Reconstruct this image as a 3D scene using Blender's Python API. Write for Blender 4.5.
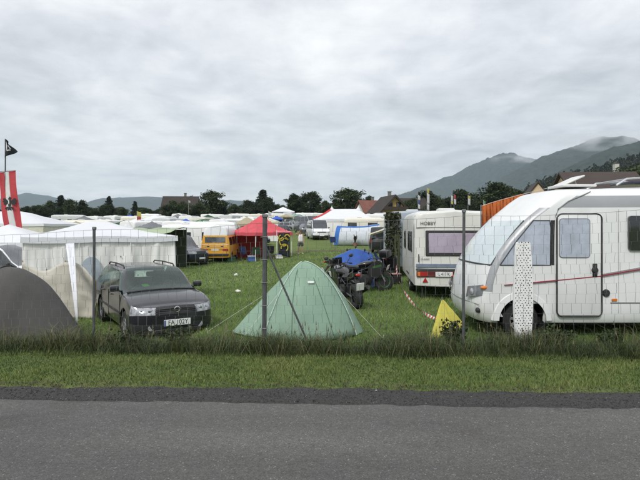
import bpy, bmesh, math, random
import numpy as np
from mathutils import Vector, Matrix, Euler, noise as mnoise

for _o in list(bpy.data.objects):
    bpy.data.objects.remove(_o, do_unlink=True)
SC = bpy.context.scene
COL = SC.collection
rng = random.Random(7)
NR = np.random.default_rng(11)
R = math.radians

# ------------------------------------------------------------------ camera
F, CX, HY, CZ = 510.0, 320.0, 227.0, 2.05      # focal length in photo pixels, principal column, horizon row, eye height over the field
cam_d = bpy.data.cameras.new('camera')
cam_d.sensor_width = 36.0
cam_d.lens = F / 640.0 * 36.0
cam_d.shift_y = -(240.0 - HY) / 640.0
cam_d.clip_start = 0.05
cam_d.clip_end = 40000.0
cam = bpy.data.objects.new('camera', cam_d)
COL.objects.link(cam)
cam.location = (0, 0, CZ)
cam.rotation_euler = (R(90), 0, 0)
SC.camera = cam

# ------------------------------------------------------------------ sky
SUN_EL, SUN_AZ = 45.0, 205.0                   # azimuth clockwise from +Y
world = bpy.data.worlds.new('World')
SC.world = world
world.use_nodes = True
wn, wl = world.node_tree.nodes, world.node_tree.links
wn.clear()
w_out = wn.new('ShaderNodeOutputWorld')
w_bg = wn.new('ShaderNodeBackground')
w_bg.inputs['Strength'].default_value = 0.12
w_sky = wn.new('ShaderNodeTexSky')
w_sky.sky_type = 'NISHITA'
w_sky.sun_disc = False
w_sky.sun_elevation = R(SUN_EL)
w_sky.sun_rotation = R(SUN_AZ)
w_tc = wn.new('ShaderNodeTexCoord')
w_sep = wn.new('ShaderNodeSeparateXYZ')
wl.new(w_tc.outputs['Generated'], w_sep.inputs[0])
def wmath(op, a, b=None, clamp=False):
    n = wn.new('ShaderNodeMath'); n.operation = op; n.use_clamp = clamp
    for i, v in enumerate((a, b)):
        if v is None: continue
        if isinstance(v, (int, float)): n.inputs[i].default_value = v
        else: wl.new(v, n.inputs[i])
    return n.outputs[0]
w_z = wmath('MAXIMUM', w_sep.outputs['Z'], 0.0)
w_den = wmath('ADD', w_z, 0.13)
w_u = wmath('DIVIDE', w_sep.outputs['X'], w_den)
w_v = wmath('DIVIDE', w_sep.outputs['Y'], w_den)
w_cmb = wn.new('ShaderNodeCombineXYZ')
wl.new(w_u, w_cmb.inputs[0]); wl.new(w_v, w_cmb.inputs[1])
def wnoise(scale, detail, rough, dist, vec=None, stretch=(1, 1, 1), off=(0, 0, 0)):
    mp = wn.new('ShaderNodeMapping'); mp.inputs['Scale'].default_value = stretch; mp.inputs['Location'].default_value = off
    wl.new(vec or w_cmb.outputs[0], mp.inputs['Vector'])
    n = wn.new('ShaderNodeTexNoise'); n.inputs['Scale'].default_value = scale; n.inputs['Detail'].default_value = detail
    n.inputs['Roughness'].default_value = rough; n.inputs['Distortion'].default_value = dist
    wl.new(mp.outputs[0], n.inputs['Vector']); return n.outputs['Fac']
c0 = wnoise(0.38, 2, 0.5, 0.3, off=(1.3, 0.4, 0))
c1 = wnoise(1.0, 8, 0.58, 0.2, stretch=(0.8, 0.75, 1))
c2 = wnoise(3.6, 8, 0.60, 0.25, stretch=(0.85, 0.75, 1), off=(4, 2, 0))
c_mix = wmath('ADD', wmath('ADD', wmath('MULTIPLY', c1, 0.40), wmath('MULTIPLY', c2, 0.36)), wmath('MULTIPLY', c0, 0.24))
w_ramp = wn.new('ShaderNodeValToRGB')
wl.new(c_mix, w_ramp.inputs[0])
e = w_ramp.color_ramp.elements
e[0].position = 0.36; e[0].color = (2.75, 2.85, 3.02, 1)
e[1].position = 0.62; e[1].color = (5.65, 5.65, 5.66, 1)
m_ = e.new(0.49); m_.color = (4.15, 4.24, 4.40, 1)
# overcast skies are brighter towards the zenith
w_zen = wmath('ADD', wmath('MULTIPLY', w_z, 0.75), 0.82)
w_sc = wn.new('ShaderNodeVectorMath'); w_sc.operation = 'SCALE'
wl.new(w_ramp.outputs[0], w_sc.inputs[0]); wl.new(w_zen, w_sc.inputs['Scale'])
w_mix = wn.new('ShaderNodeMixRGB'); w_mix.inputs[0].default_value = 0.94
wl.new(w_sky.outputs[0], w_mix.inputs[1]); wl.new(w_sc.outputs[0], w_mix.inputs[2])
wl.new(w_mix.outputs[0], w_bg.inputs['Color'])
wl.new(w_bg.outputs[0], w_out.inputs['Surface'])

# ------------------------------------------------------------------ sun through the overcast
sun_d = bpy.data.lights.new('sun', 'SUN')
sun_d.energy = 1.5
sun_d.angle = R(12)
sun_d.color = (1.0, 0.97, 0.93)
sun = bpy.data.objects.new('sun', sun_d)
COL.objects.link(sun)
_az, _el = R(SUN_AZ), R(SUN_EL)
_dir = Vector((math.sin(_az) * math.cos(_el), math.cos(_az) * math.cos(_el), math.sin(_el)))
sun.rotation_euler = (-_dir).to_track_quat('-Z', 'Y').to_euler()
sun.location = _dir * 50

# ------------------------------------------------------------------ exposure
SC.view_settings.view_transform = 'Standard'
SC.view_settings.look = 'None'
SC.view_settings.exposure = 0.68
SC.view_settings.gamma = 1.0
SC.view_settings.use_curve_mapping = False
SC.render.engine = 'CYCLES'
SC.cycles.use_denoising = True
SC.cycles.max_bounces = 6
SC.cycles.diffuse_bounces = 3
SC.cycles.glossy_bounces = 3
SC.cycles.transmission_bounces = 4
SC.cycles.transparent_max_bounces = 8
SC.cycles.volume_bounces = 1

# ------------------------------------------------------------------ helpers
def sm(a, b, x):
    t = min(1.0, max(0.0, (x - a) / (b - a)))
    return t * t * (3 - 2 * t)

TILT = 0.042                                    # the road and the fence run a little askew
def vv(x, y): return y + TILT * x
ROAD_Z = 0.45
def gz(x, y):
    """height of the field, the verge and the road bed"""
    v = vv(x, y)
    n1 = mnoise.noise(Vector((x * 0.35, y * 0.35, 1.3))) * 0.035 + mnoise.noise(Vector((x * 1.3, y * 1.3, 4.1))) * 0.012
    field = -0.30 * sm(-0.3, -5.0, x) * (1 - 0.5 * sm(60, 110, y)) + n1
    yy = y - 37
    if yy > -8:
        s = 0.0355 * max(0.0, yy) if yy > 8 else 0.0355 * 0.5 * (max(0.0, yy + 8) ** 2) / 16.0
        far = 0.0355 * (205 - 37)
        field += min(s, far)
    if v < 4.55: return ROAD_Z - 0.05
    if v < 9.2:
        verge = ROAD_Z - 0.02 - 0.035 * (1 - sm(5.12, 5.32, v)) - 0.05 * sm(4.6, 5.4, v) - 0.24 * sm(5.2, 7.8, v)
        t = sm(7.4, 9.2, v)
        return (verge + n1 * 0.6 * sm(4.9, 6.0, v)) * (1 - t) + field * t
    return field
def wx(px, Y): return (px - CX) / F * Y
def wz(py, Y): return CZ - (py - HY) / F * Y
def at(px, Y): 
    x = wx(px, Y); return (x, Y, gz(x, Y))

MATS = {}
def mat(name, col, rough=0.6, var=0.12, scale=6.0, metal=0.0, bump=0.0, bscale=None, spec=0.5, coat=0.0, dirt=0.0, trans=0.0, col2=None, alpha=1.0, sub=None):
    """procedural Principled material: colour broken up by two noises, optional bump, dirt, coat and thin translucency"""
    if name in MATS: return MATS[name]
    m = bpy.data.materials.new(name); m.use_nodes = True
    nt = m.node_tree; N, L = nt.nodes, nt.links
    b = N['Principled BSDF']
    tc = N.new('ShaderNodeTexCoord')
    nz = N.new('ShaderNodeTexNoise'); nz.inputs['Scale'].default_value = scale; nz.inputs['Detail'].default_value = 6
    nz.inputs['Roughness'].default_value = 0.6
    L.new(tc.outputs['Object'], nz.inputs['Vector'])
    rp = N.new('ShaderNodeValToRGB')
    c = np.array(col)
    lo, hi = c * (1 - var), np.minimum(c * (1 + var), 0.95)
    if col2 is not None: lo, hi = np.array(col), np.array(col2)
    rp.color_ramp.elements[0].position = 0.32; rp.color_ramp.elements[0].color = (*lo, 1)
    rp.color_ramp.elements[1].position = 0.68; rp.color_ramp.elements[1].color = (*hi, 1)
    L.new(nz.outputs['Fac'], rp.inputs[0])
    out = rp.outputs[0]
    if dirt > 0:
        n2 = N.new('ShaderNodeTexNoise'); n2.inputs['Scale'].default_value = scale * 0.45; n2.inputs['Detail'].default_value = 8; n2.inputs['Distortion'].default_value = 0.6
        mpd = N.new('ShaderNodeMapping'); mpd.inputs['Scale'].default_value = (2.2, 2.2, .4); L.new(tc.outputs['Object'], mpd.inputs['Vector']); L.new(mpd.outputs[0], n2.inputs['Vector'])
        r2 = N.new('ShaderNodeValToRGB'); r2.color_ramp.elements[0].position = 0.50; r2.color_ramp.elements[0].color = (0, 0, 0, 1)
        r2.color_ramp.elements[1].position = 0.78; r2.color_ramp.elements[1].color = (dirt, dirt, dirt, 1)
        L.new(n2.outputs['Fac'], r2.inputs[0])
        mx = N.new('ShaderNodeMixRGB'); L.new(r2.outputs[0], mx.inputs[0]); L.new(out, mx.inputs[1]); mx.inputs[2].default_value = (0.16, 0.14, 0.11, 1)
        out = mx.outputs[0]
    L.new(out, b.inputs['Base Color'])
    b.inputs['Roughness'].default_value = rough
    b.inputs['Metallic'].default_value = metal
    b.inputs['Specular IOR Level'].default_value = spec
    b.inputs['Coat Weight'].default_value = coat
    b.inputs['Coat Roughness'].default_value = 0.06
    b.inputs['Alpha'].default_value = alpha
    if bump > 0:
        nb = N.new('ShaderNodeTexNoise'); nb.inputs['Scale'].default_value = bscale or scale * 4; nb.inputs['Detail'].default_value = 5
        L.new(tc.outputs['Object'], nb.inputs['Vector'])
        bp = N.new('ShaderNodeBump'); bp.inputs['Strength'].default_value = min(1, bump); bp.inputs['Distance'].default_value = 0.02
        L.new(nb.outputs['Fac'], bp.inputs['Height']); L.new(bp.outputs[0], b.inputs['Normal'])
    if trans > 0:
        o = N['Material Output']
        t = N.new('ShaderNodeBsdfTranslucent'); L.new(out, t.inputs['Color'])
        ms = N.new('ShaderNodeMixShader'); ms.inputs[0].default_value = trans
        L.new(b.outputs[0], ms.inputs[1]); L.new(t.outputs[0], ms.inputs[2]); L.new(ms.outputs[0], o.inputs['Surface'])
    MATS[name] = m
    return m

def attr_mat(name, ramp, rough=0.6, trans=0.25, spec=0.3):
    """foliage: colour picked per leaf or blade from a stored random value"""
    if name in MATS: return MATS[name]
    m = bpy.data.materials.new(name); m.use_nodes = True
    N, L = m.node_tree.nodes, m.node_tree.links
    b = N['Principled BSDF']
    a = N.new('ShaderNodeAttribute'); a.attribute_name = 'tint'
    rp = N.new('ShaderNodeValToRGB')
    els = rp.color_ramp.elements
    while len(els) < len(ramp): els.new(0.5)
    for i, (p, c) in enumerate(ramp): els[i].position = p; els[i].color = (*c, 1)
    L.new(a.outputs['Fac'], rp.inputs[0]); L.new(rp.outputs[0], b.inputs['Base Color'])
    b.inputs['Roughness'].default_value = rough; b.inputs['Specular IOR Level'].default_value = spec
    t = N.new('ShaderNodeBsdfTranslucent'); L.new(rp.outputs[0], t.inputs['Color'])
    ms = N.new('ShaderNodeMixShader'); ms.inputs[0].default_value = trans
    L.new(b.outputs[0], ms.inputs[1]); L.new(t.outputs[0], ms.inputs[2]); L.new(ms.outputs[0], N['Material Output'].inputs['Surface'])
    MATS[name] = m
    return m

def glass(name, tint=(0.02, 0.025, 0.03), rough=0.04):
    """a vehicle window: dark interior behind a reflecting pane"""
    return mat(name, tint, rough=rough, var=0.5, scale=2.5, spec=0.8, coat=0.6)

class G:
    """collects geometry, then links it as ONE mesh object"""
    def __init__(s): s.v = []; s.f = []
    def add(s, vs, fs):
        o = len(s.v); s.v.extend([tuple(v) for v in vs]); s.f.extend([tuple(i + o for i in f) for f in fs]); return s
    def box(s, c, d, rot=None, bev=0.0, seg=1):
        bm = bmesh.new(); bmesh.ops.create_cube(bm, size=1.0)
        bmesh.ops.scale(bm, vec=Vector(d), verts=bm.verts)
        if bev > 0: bmesh.ops.bevel(bm, geom=bm.edges[:], offset=min(bev, min(d) * 0.45), segments=seg, affect='EDGES', profile=0.5)
        M = Matrix.Translation(Vector(c))
        if rot is not None: M = M @ Euler(rot).to_matrix().to_4x4()
        bm.transform(M); bm.verts.index_update()
        s.add([v.co[:] for v in bm.verts], [[v.index for v in f.verts] for f in bm.faces]); bm.free(); return s
    def tube(s, pts, r, n=6, cap=True, flat=None):
        pts = [Vector(p) for p in pts]; rs = r if isinstance(r, (list, tuple)) else [r] * len(pts)
        vs, fs = [], []
        for i, p in enumerate(pts):
            t = (pts[min(i + 1, len(pts) - 1)] - pts[max(i - 1, 0)])
            if t.length < 1e-9: t = Vector((0, 0, 1))
            t.normalize()
            ref = Vector((0, 0, 1)) if abs(t.z) < 0.9 else Vector((1, 0, 0))
            a = t.cross(ref).normalized(); b = t.cross(a).normalized()
            for k in range(n):
                w = 2 * math.pi * k / n
                vs.append(p + a * math.cos(w) * rs[i] + b * math.sin(w) * rs[i])
        for i in range(len(pts) - 1):
            for k in range(n):
                fs.append((i * n + k, i * n + (k + 1) % n, (i + 1) * n + (k + 1) % n, (i + 1) * n + k))
        if cap: fs.append(tuple(range(n - 1, -1, -1))); fs.append(tuple(range((len(pts) - 1) * n, len(pts) * n)))
        return s.add(vs, fs)
    def grid(s, fn, nu, nv, flip=False):
        vs = [fn(i / nu, j / nv) for i in range(nu + 1) for j in range(nv + 1)]
        fs = []
        for i in range(nu):
            for j in range(nv):
                a = i * (nv + 1) + j; q = (a, a + nv + 1, a + nv + 2, a + 1)
                fs.append(q[::-1] if flip else q)
        return s.add(vs, fs)
    def prism(s, poly, axis, a, b):
        """2D outline pushed from a to b along an axis; the outline is (the two other axes in order)"""
        n = len(poly); vs = []
        for w in (a, b):
            for (p, q) in poly:
                vs.append({'x': (w, p, q), 'y': (p, w, q), 'z': (p, q, w)}[axis])
        fs = [tuple(range(n)), tuple(range(2 * n - 1, n - 1, -1))] + [(i, i + n, (i + 1) % n + n, (i + 1) % n) for i in range(n)]
        return s.add(vs, fs)
    def lathe(s, prof, n, axis='y', c=(0, 0, 0), closed=False):
        """profile (radius, offset along the axis) spun round an axis"""
        vs, fs = [], []; m = len(prof)
        for k in range(n):
            w = 2 * math.pi * k / n; cs, sn = math.cos(w), math.sin(w)
            for (r, h) in prof:
                p = {'y': (r * cs, h, r * sn), 'z': (r * cs, r * sn, h), 'x': (h, r * cs, r * sn)}[axis]
                vs.append((p[0] + c[0], p[1] + c[1], p[2] + c[2]))
        for k in range(n):
            for i in range(m if closed else m - 1):
                i2 = (i + 1) % m; k2 = (k + 1) % n
                fs.append((k * m + i, k * m + i2, k2 * m + i2, k2 * m + i))
        return s.add(vs, fs)
    def ball(s, c, r, n=10, m=7, sc=(1, 1, 1)):
        vs, fs = [], []
        for j in range(m + 1):
            th = math.pi * j / m
            for k in range(n):
                w = 2 * math.pi * k / n
                vs.append((c[0] + r * sc[0] * math.sin(th) * math.cos(w), c[1] + r * sc[1] * math.sin(th) * math.sin(w), c[2] + r * sc[2] * math.cos(th)))
        for j in range(m):
            for k in range(n):
                fs.append((j * n + k, (j + 1) * n + k, (j + 1) * n + (k + 1) % n, j * n + (k + 1) % n))
        return s.add(vs, fs)
    def mesh(s, name, material=None, smooth=40):
        me = bpy.data.meshes.new(name); me.from_pydata(s.v, [], s.f)
        if smooth:
            me.polygons.foreach_set('use_smooth', [True] * len(me.polygons))
            me.validate(); me.set_sharp_from_angle(angle=R(smooth))
        if material: me.materials.append(material)
        me.update(); return me
    def obj(s, name, material, parent=None, smooth=40, recalc=True):
        me = s.mesh(name, material, smooth)
        if recalc:
            bm = bmesh.new(); bm.from_mesh(me); bmesh.ops.remove_doubles(bm, verts=bm.verts, dist=1e-5)
            bmesh.ops.recalc_face_normals(bm, faces=bm.faces); bm.to_mesh(me); bm.free()
            if smooth: me.set_sharp_from_angle(angle=R(smooth))
        return link(name, me, parent)

def link(name, me, parent=None):
    o = bpy.data.objects.new(name, me); COL.objects.link(o)
    if parent is not None: o.parent = parent
    return o
def tag(o, label=None, cat=None, group=None, kind=None):
    if label: o['label'] = label
    if cat: o['category'] = cat
    if group: o['group'] = group
    if kind: o['kind'] = kind
    return o
def thing(name, label, cat, loc=(0, 0, 0), rz=0.0, group=None, scale=None):
    o = bpy.data.objects.new(name, None); COL.objects.link(o)
    o.empty_display_size = 0.3
    o.location = loc; o.rotation_euler = (0, 0, rz)
    if scale: o.scale = scale if not isinstance(scale, (int, float)) else (scale,) * 3
    return tag(o, label, cat, group)
def dup(root, loc, rz, label=None, group=None, scale=None):
    r = root.copy(); COL.objects.link(r); r.location = loc; r.rotation_euler = (0, 0, rz)
    if scale: r.scale = (scale,) * 3 if isinstance(scale, (int, float)) else scale
    if label: r['label'] = label
    if group: r['group'] = group
    for ch in list(root.children):
        c = ch.copy(); COL.objects.link(c); c.parent = r
        for g in list(ch.children):
            d = g.copy(); COL.objects.link(d); d.parent = c
    return r
def text_mesh(body, size, material, name, parent, loc, rot, extrude=0.001, align='CENTER', sx=1.0):
    cu = bpy.data.curves.new(name, 'FONT'); cu.body = body; cu.size = size; cu.extrude = extrude
    cu.align_x = align; cu.align_y = 'CENTER'
    t = bpy.data.objects.new('tmp_text', cu); COL.objects.link(t)
    dg = bpy.context.evaluated_depsgraph_get()
    me = bpy.data.meshes.new_from_object(t.evaluated_get(dg))
    bpy.data.objects.remove(t); bpy.data.curves.remove(cu)
    me.name = name; me.materials.clear(); me.materials.append(material)
    o = link(name, me, parent); o.location = loc; o.rotation_euler = rot; o.scale = (sx, 1, 1)
    return o

# many small faces at once (blades, leaves)
def tri_cloud(name, verts, faces, tints, material, parent=None):
    """verts (n,k,3): n pieces of k vertices; faces: index tuples inside one piece; tints (n,)"""
    n, k, _ = verts.shape
    me = bpy.data.meshes.new(name)
    me.vertices.add(n * k); me.vertices.foreach_set('co', verts.reshape(-1).astype(np.float32))
    fl = [len(f) for f in faces]; base = np.concatenate([np.array(f) for f in faces])
    loops = (base[None, :] + (np.arange(n) * k)[:, None]).reshape(-1)
    me.loops.add(len(loops)); me.loops.foreach_set('vertex_index', loops.astype(np.int32))
    starts1 = np.concatenate([[0], np.cumsum(fl)[:-1]])
    starts = (starts1[None, :] + (np.arange(n) * len(base))[:, None]).reshape(-1)
    me.polygons.add(n * len(faces)); me.polygons.foreach_set('loop_start', starts.astype(np.int32))
    me.update(calc_edges=True); me.validate()
    at_ = me.attributes.new('tint', 'FLOAT', 'POINT'); at_.data.foreach_set('value', np.repeat(tints, k).astype(np.float32))
    me.materials.append(material)
    return link(name, me, parent)
# ================================================================== THE SETTING
# ---- ground sheet
def ground_material():
    m = bpy.data.materials.new('field_grass_ground'); m.use_nodes = True
    N, L = m.node_tree.nodes, m.node_tree.links; b = N['Principled BSDF']
    g = N.new('ShaderNodeNewGeometry')
    def nz(scale, detail=6, rough=0.6):
        n = N.new('ShaderNodeTexNoise'); n.inputs['Scale'].default_value = scale; n.inputs['Detail'].default_value = detail; n.inputs['Roughness'].default_value = rough
        L.new(g.outputs['Position'], n.inputs['Vector']); return n.outputs['Fac']
    def ramp(fac, a, ca, bb, cb):
        r = N.new('ShaderNodeValToRGB'); r.color_ramp.elements[0].position = a; r.color_ramp.elements[0].color = (*ca, 1)
        r.color_ramp.elements[1].position = bb; r.color_ramp.elements[1].color = (*cb, 1); L.new(fac, r.inputs[0]); return r.outputs[0]
    def mix(f, a, c):
        x = N.new('ShaderNodeMixRGB'); L.new(f, x.inputs[0])
        for i, q in ((1, a), (2, c)):
            if isinstance(q, tuple): x.inputs[i].default_value = (*q, 1)
            else: L.new(q, x.inputs[i])
        return x.outputs[0]
    c = ramp(nz(9.0, 10, 0.75), 0.3, (0.046, 0.076, 0.021), 0.72, (0.160, 0.220, 0.062))
    c = mix(ramp(nz(0.45, 5), 0.42, (0, 0, 0), 0.70, (0.55, 0.55, 0.55)), c, (0.160, 0.180, 0.064))
    c = mix(ramp(nz(1.9, 6, 0.7), 0.60, (0, 0, 0), 0.78, (0.5, 0.5, 0.5)), c, (0.060, 0.052, 0.030))
    # worn cart track crossing the field
    sp = N.new('ShaderNodeSeparateXYZ'); L.new(g.outputs['Position'], sp.inputs[0])
    def mth(op, a, c_=None):
        n = N.new('ShaderNodeMath'); n.operation = op
        for i, q in enumerate((a, c_)):
            if q is None: continue
            if isinstance(q, (int, float)): n.inputs[i].default_value = q
            else: L.new(q, n.inputs[i])
        return n.outputs[0]
    d = mth('ABSOLUTE', mth('SUBTRACT', mth('ADD', sp.outputs[1], mth('MULTIPLY', nz(0.35, 3), 2.6)), 41.8))
    tr = mth('MULTIPLY', ramp(d, 0.55, (1, 1, 1), 1.75, (0, 0, 0)), ramp(nz(0.8, 6), 0.30, (0.25, 0.25, 0.25), 0.55, (0.85, 0.85, 0.85)))
    c = mix(tr, c, (0.085, 0.066, 0.046))
    L.new(c, b.inputs['Base Color']); b.inputs['Roughness'].default_value = 0.9; b.inputs['Specular IOR Level'].default_value = 0.15
    bp = N.new('ShaderNodeBump'); bp.inputs['Strength'].default_value = 0.7; bp.inputs['Distance'].default_value = 0.05
    L.new(nz(14.0, 8, 0.75), bp.inputs['Height']); L.new(bp.outputs[0], b.inputs['Normal'])
    return m
def axis_steps(lo, hi, dense_lo, dense_hi, d0, grow):
    a = list(np.arange(dense_lo, dense_hi + 1e-6, d0)); s = d0
    x = a[-1]
    while x < hi: s *= grow; x += s; a.append(min(x, hi))
    s = d0; x = a[0]; pre = []
    while x > lo: s *= grow; x -= s; pre.append(max(x, lo))
    return pre[::-1] + a
EXT = 9000.0
gx_ = axis_steps(-EXT, EXT, -9, 9, 0.20, 1.09)
gy_ = axis_steps(-EXT, EXT, 4.0, 22.0, 0.20, 1.075)
gverts = [(x, y, gz(x, y) if abs(y) < 400 and abs(x) < 400 else (0.0355 * 168 if y > 205 else gz(max(-300, min(300, x)), y))) for x in gx_ for y in gy_]
ny_ = len(gy_)
gfaces = [(i * ny_ + j, (i + 1) * ny_ + j, (i + 1) * ny_ + j + 1, i * ny_ + j + 1) for i in range(len(gx_) - 1) for j in range(ny_ - 1)]
gg = G(); gg.v = gverts; gg.f = gfaces
ground = gg.obj('ground', ground_material(), recalc=False)
tag(ground, 'trodden green camping field and verge sloping gently up to the trees', kind='structure')

# ---- road
def asphalt():
    m = bpy.data.materials.new('asphalt'); m.use_nodes = True
    N, L = m.node_tree.nodes, m.node_tree.links; b = N['Principled BSDF']
    g = N.new('ShaderNodeNewGeometry')
    def nz(scale, detail=6, rough=0.6, st=(1, 1, 1)):
        mp = N.new('ShaderNodeMapping'); mp.inputs['Scale'].default_value = st; L.new(g.outputs['Position'], mp.inputs['Vector'])
        n = N.new('ShaderNodeTexNoise'); n.inputs['Scale'].default_value = scale; n.inputs['Detail'].default_value = detail; n.inputs['Roughness'].default_value = rough
        L.new(mp.outputs[0], n.inputs['Vector']); return n.outputs['Fac']
    def ramp(fac, a, ca, bb, cb):
        r = N.new('ShaderNodeValToRGB'); r.color_ramp.elements[0].position = a; r.color_ramp.elements[0].color = (*ca, 1)
        r.color_ramp.elements[1].position = bb; r.color_ramp.elements[1].color = (*cb, 1); L.new(fac, r.inputs[0]); return r.outputs[0]
    vo = N.new('ShaderNodeTexVoronoi'); vo.inputs['Scale'].default_value = 140; L.new(g.outputs['Position'], vo.inputs['Vector'])
    sep = N.new('ShaderNodeSeparateColor'); L.new(vo.outputs['Color'], sep.inputs[0])
    stone = ramp(sep.outputs[0], 0.10, (0.062, 0.061, 0.058), 0.97, (0.112, 0.109, 0.103))
    bright = ramp(sep.outputs[1], 0.970, (0, 0, 0), 0.99, (0.55, 0.55, 0.55))
    x1 = N.new('ShaderNodeMixRGB'); L.new(bright, x1.inputs[0]); L.new(stone, x1.inputs[1]); x1.inputs[2].default_value = (0.34, 0.34, 0.33, 1)
    x2 = N.new('ShaderNodeMixRGB'); x2.blend_type = 'MULTIPLY'; x2.inputs[0].default_value = 1
    L.new(x1.outputs[0], x2.inputs[1]); L.new(ramp(nz(0.8, 6, 0.6, (0.35, 1.6, 1)), 0.30, (0.70, 0.70, 0.70), 0.72, (1.20, 1.19, 1.17)), x2.inputs[2])
    x3 = N.new('ShaderNodeMixRGB'); x3.blend_type = 'MULTIPLY'; x3.inputs[0].default_value = 1
    L.new(x2.outputs[0], x3.inputs[1]); L.new(ramp(nz(26, 5, 0.7), 0.3, (0.80, 0.80, 0.80), 0.7, (1.15, 1.15, 1.15)), x3.inputs[2])
    # hairline cracks and old tar-dark patches
    wob = N.new('ShaderNodeTexNoise'); wob.inputs['Scale'].default_value = 2.2; wob.inputs['Detail'].default_value = 4; L.new(g.outputs['Position'], wob.inputs['Vector'])
    wa = N.new('ShaderNodeVectorMath'); wa.operation = 'MULTIPLY_ADD'; wa.inputs[1].default_value = (.9, .9, 0); L.new(wob.outputs['Color'], wa.inputs[0]); L.new(g.outputs['Position'], wa.inputs[2])
    vc = N.new('ShaderNodeTexVoronoi'); vc.feature = 'DISTANCE_TO_EDGE'; vc.inputs['Scale'].default_value = .55; L.new(wa.outputs[0], vc.inputs['Vector'])
    ck = ramp(vc.outputs['Distance'], 0.0022, (0.55, 0.55, 0.55), 0.0065, (1, 1, 1))
    x4 = N.new('ShaderNodeMixRGB'); x4.blend_type = 'MULTIPLY'; L.new(ramp(nz(0.5, 3), 0.50, (0, 0, 0), 0.62, (0.8, 0.8, 0.8)), x4.inputs[0]); L.new(x3.outputs[0], x4.inputs[1]); L.new(ck, x4.inputs[2])
    x5 = N.new('ShaderNodeMixRGB'); x5.blend_type = 'MULTIPLY'; L.new(ramp(nz(1.3, 7, 0.7, (0.5, 1.0, 1)), 0.56, (0, 0, 0), 0.66, (0.75, 0.75, 0.75)), x5.inputs[0]); L.new(x4.outputs[0], x5.inputs[1]); x5.inputs[2].default_value = (.80, .77, .74, 1)
    L.new(x5.outputs[0], b.inputs['Base Color'])
    b.inputs['Roughness'].default_value = 0.72; b.inputs['Specular IOR Level'].default_value = 0.35
    bp = N.new('ShaderNodeBump'); bp.inputs['Strength'].default_value = 0.35; bp.inputs['Distance'].default_value = 0.004
    L.new(vo.outputs['Distance'], bp.inputs['Height']); L.new(bp.outputs[0], b.inputs['Normal'])
    return m
def edge_v(x): return 4.66 + 0.035 * mnoise.noise(Vector((x * 1.1, 3.3, 0))) + 0.035 * mnoise.noise(Vector((x * 4.5, 8.1, 0))) + 0.022 * mnoise.noise(Vector((x * 13, 1.1, 0)))
rg = G(); xs = axis_steps(-400, 400, -9, 9, 0.06, 1.25); rows = [-2.6, -1.0, 0.6, 2.0, 3.2, 4.0, 4.45]
rv = []
for x in xs:
    for v in rows + [edge_v(x), edge_v(x) + 0.012]:
        z = ROAD_Z + 0.02 * (1 - abs(v - 1.0) / 3.7) - 0.02
        rv.append((x, v - TILT * x, z if v <= edge_v(x) else z - 0.07))
k_ = len(rows) + 2
rg.add(rv, [(i * k_ + j, (i + 1) * k_ + j, (i + 1) * k_ + j + 1, i * k_ + j + 1) for i in range(len(xs) - 1) for j in range(k_ - 1)])
road = rg.obj('road', asphalt(), recalc=False)
tag(road, 'grey worn asphalt road running along the camping field', kind='structure')

# ---- gravel shoulder between asphalt and verge
def shoulder_v(x): return 5.30 + 0.09 * mnoise.noise(Vector((x * 0.9, 5.5, 0))) + 0.08 * mnoise.noise(Vector((x * 3.7, 2.2, 0))) + 0.05 * mnoise.noise(Vector((x * 9, 6.2, 0)))
sg = G(); sv_ = []
for x in xs:
    a, b_ = edge_v(x) - 0.03, shoulder_v(x)
    for t in np.linspace(0, 1, 8):
        v = a + (b_ - a) * t; y = v - TILT * x
        z = ROAD_Z - 0.016 - 0.05 * sm(4.6, 5.4, v) + 0.010 * mnoise.noise(Vector((x * 6, v * 6, 0))) - (0.04 if t == 1 else 0) - (0.02 if t == 0 else 0)
        sv_.append((x, y, z))
sg.add(sv_, [(i * 8 + j, (i + 1) * 8 + j, (i + 1) * 8 + j + 1, i * 8 + j + 1) for i in range(len(xs) - 1) for j in range(7)])
shoulder = sg.obj('road_shoulder', mat('gravel_bed', (0.020, 0.019, 0.018), rough=0.9, scale=40, col2=(0.048, 0.045, 0.042), bump=0.8, bscale=70), recalc=False)
tag(shoulder, 'strip of dark gravel between the asphalt and the grass verge', kind='structure')
# loose stones on it
n = 14000
px_ = NR.uniform(-8, 8, n); tt = NR.uniform(0, 1, n) ** 0.9
sz = NR.uniform(0.003, 0.0075, n) * np.where(NR.random(n) < 0.03, 1.9, 1)
oct_ = np.array([(1, 0, 0), (0, 1, 0), (-1, 0, 0), (0, -1, 0), (0, 0, 0.8), (0, 0, -0.5)])
st = np.zeros((n, 6, 3))
for i in range(n):
    a, b_ = edge_v(px_[i]) - 0.05, shoulder_v(px_[i]) + 0.08
    v = a + (b_ - a) * tt[i]
    q = oct_ * sz[i] * NR.uniform(0.6, 1.3, (6, 1)); w = NR.uniform(0, 6.28); c_, s_ = math.cos(w), math.sin(w)
    st[i, :, 0] = q[:, 0] * c_ - q[:, 1] * s_ + px_[i]; st[i, :, 1] = q[:, 0] * s_ + q[:, 1] * c_ + v - TILT * px_[i]
    st[i, :, 2] = q[:, 2] + (ROAD_Z + 0.002 if v < 4.66 else ROAD_Z - 0.012 - 0.05 * sm(4.6, 5.4, v))
gr = tri_cloud('gravel', st, [(0, 1, 4), (1, 2, 4), (2, 3, 4), (3, 0, 4), (1, 0, 5), (2, 1, 5), (3, 2, 5), (0, 3, 5)], NR.random(n),
               attr_mat('gravel_stone', [(0.0, (0.026, 0.025, 0.024)), (0.7, (0.054, 0.051, 0.048)), (0.96, (0.10, 0.095, 0.09)), (1.0, (0.30, 0.29, 0.27))], rough=0.85, trans=0.0))
tag(gr, 'loose dark gravel stones along the edge of the asphalt', 'gravel', kind='stuff')

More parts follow.
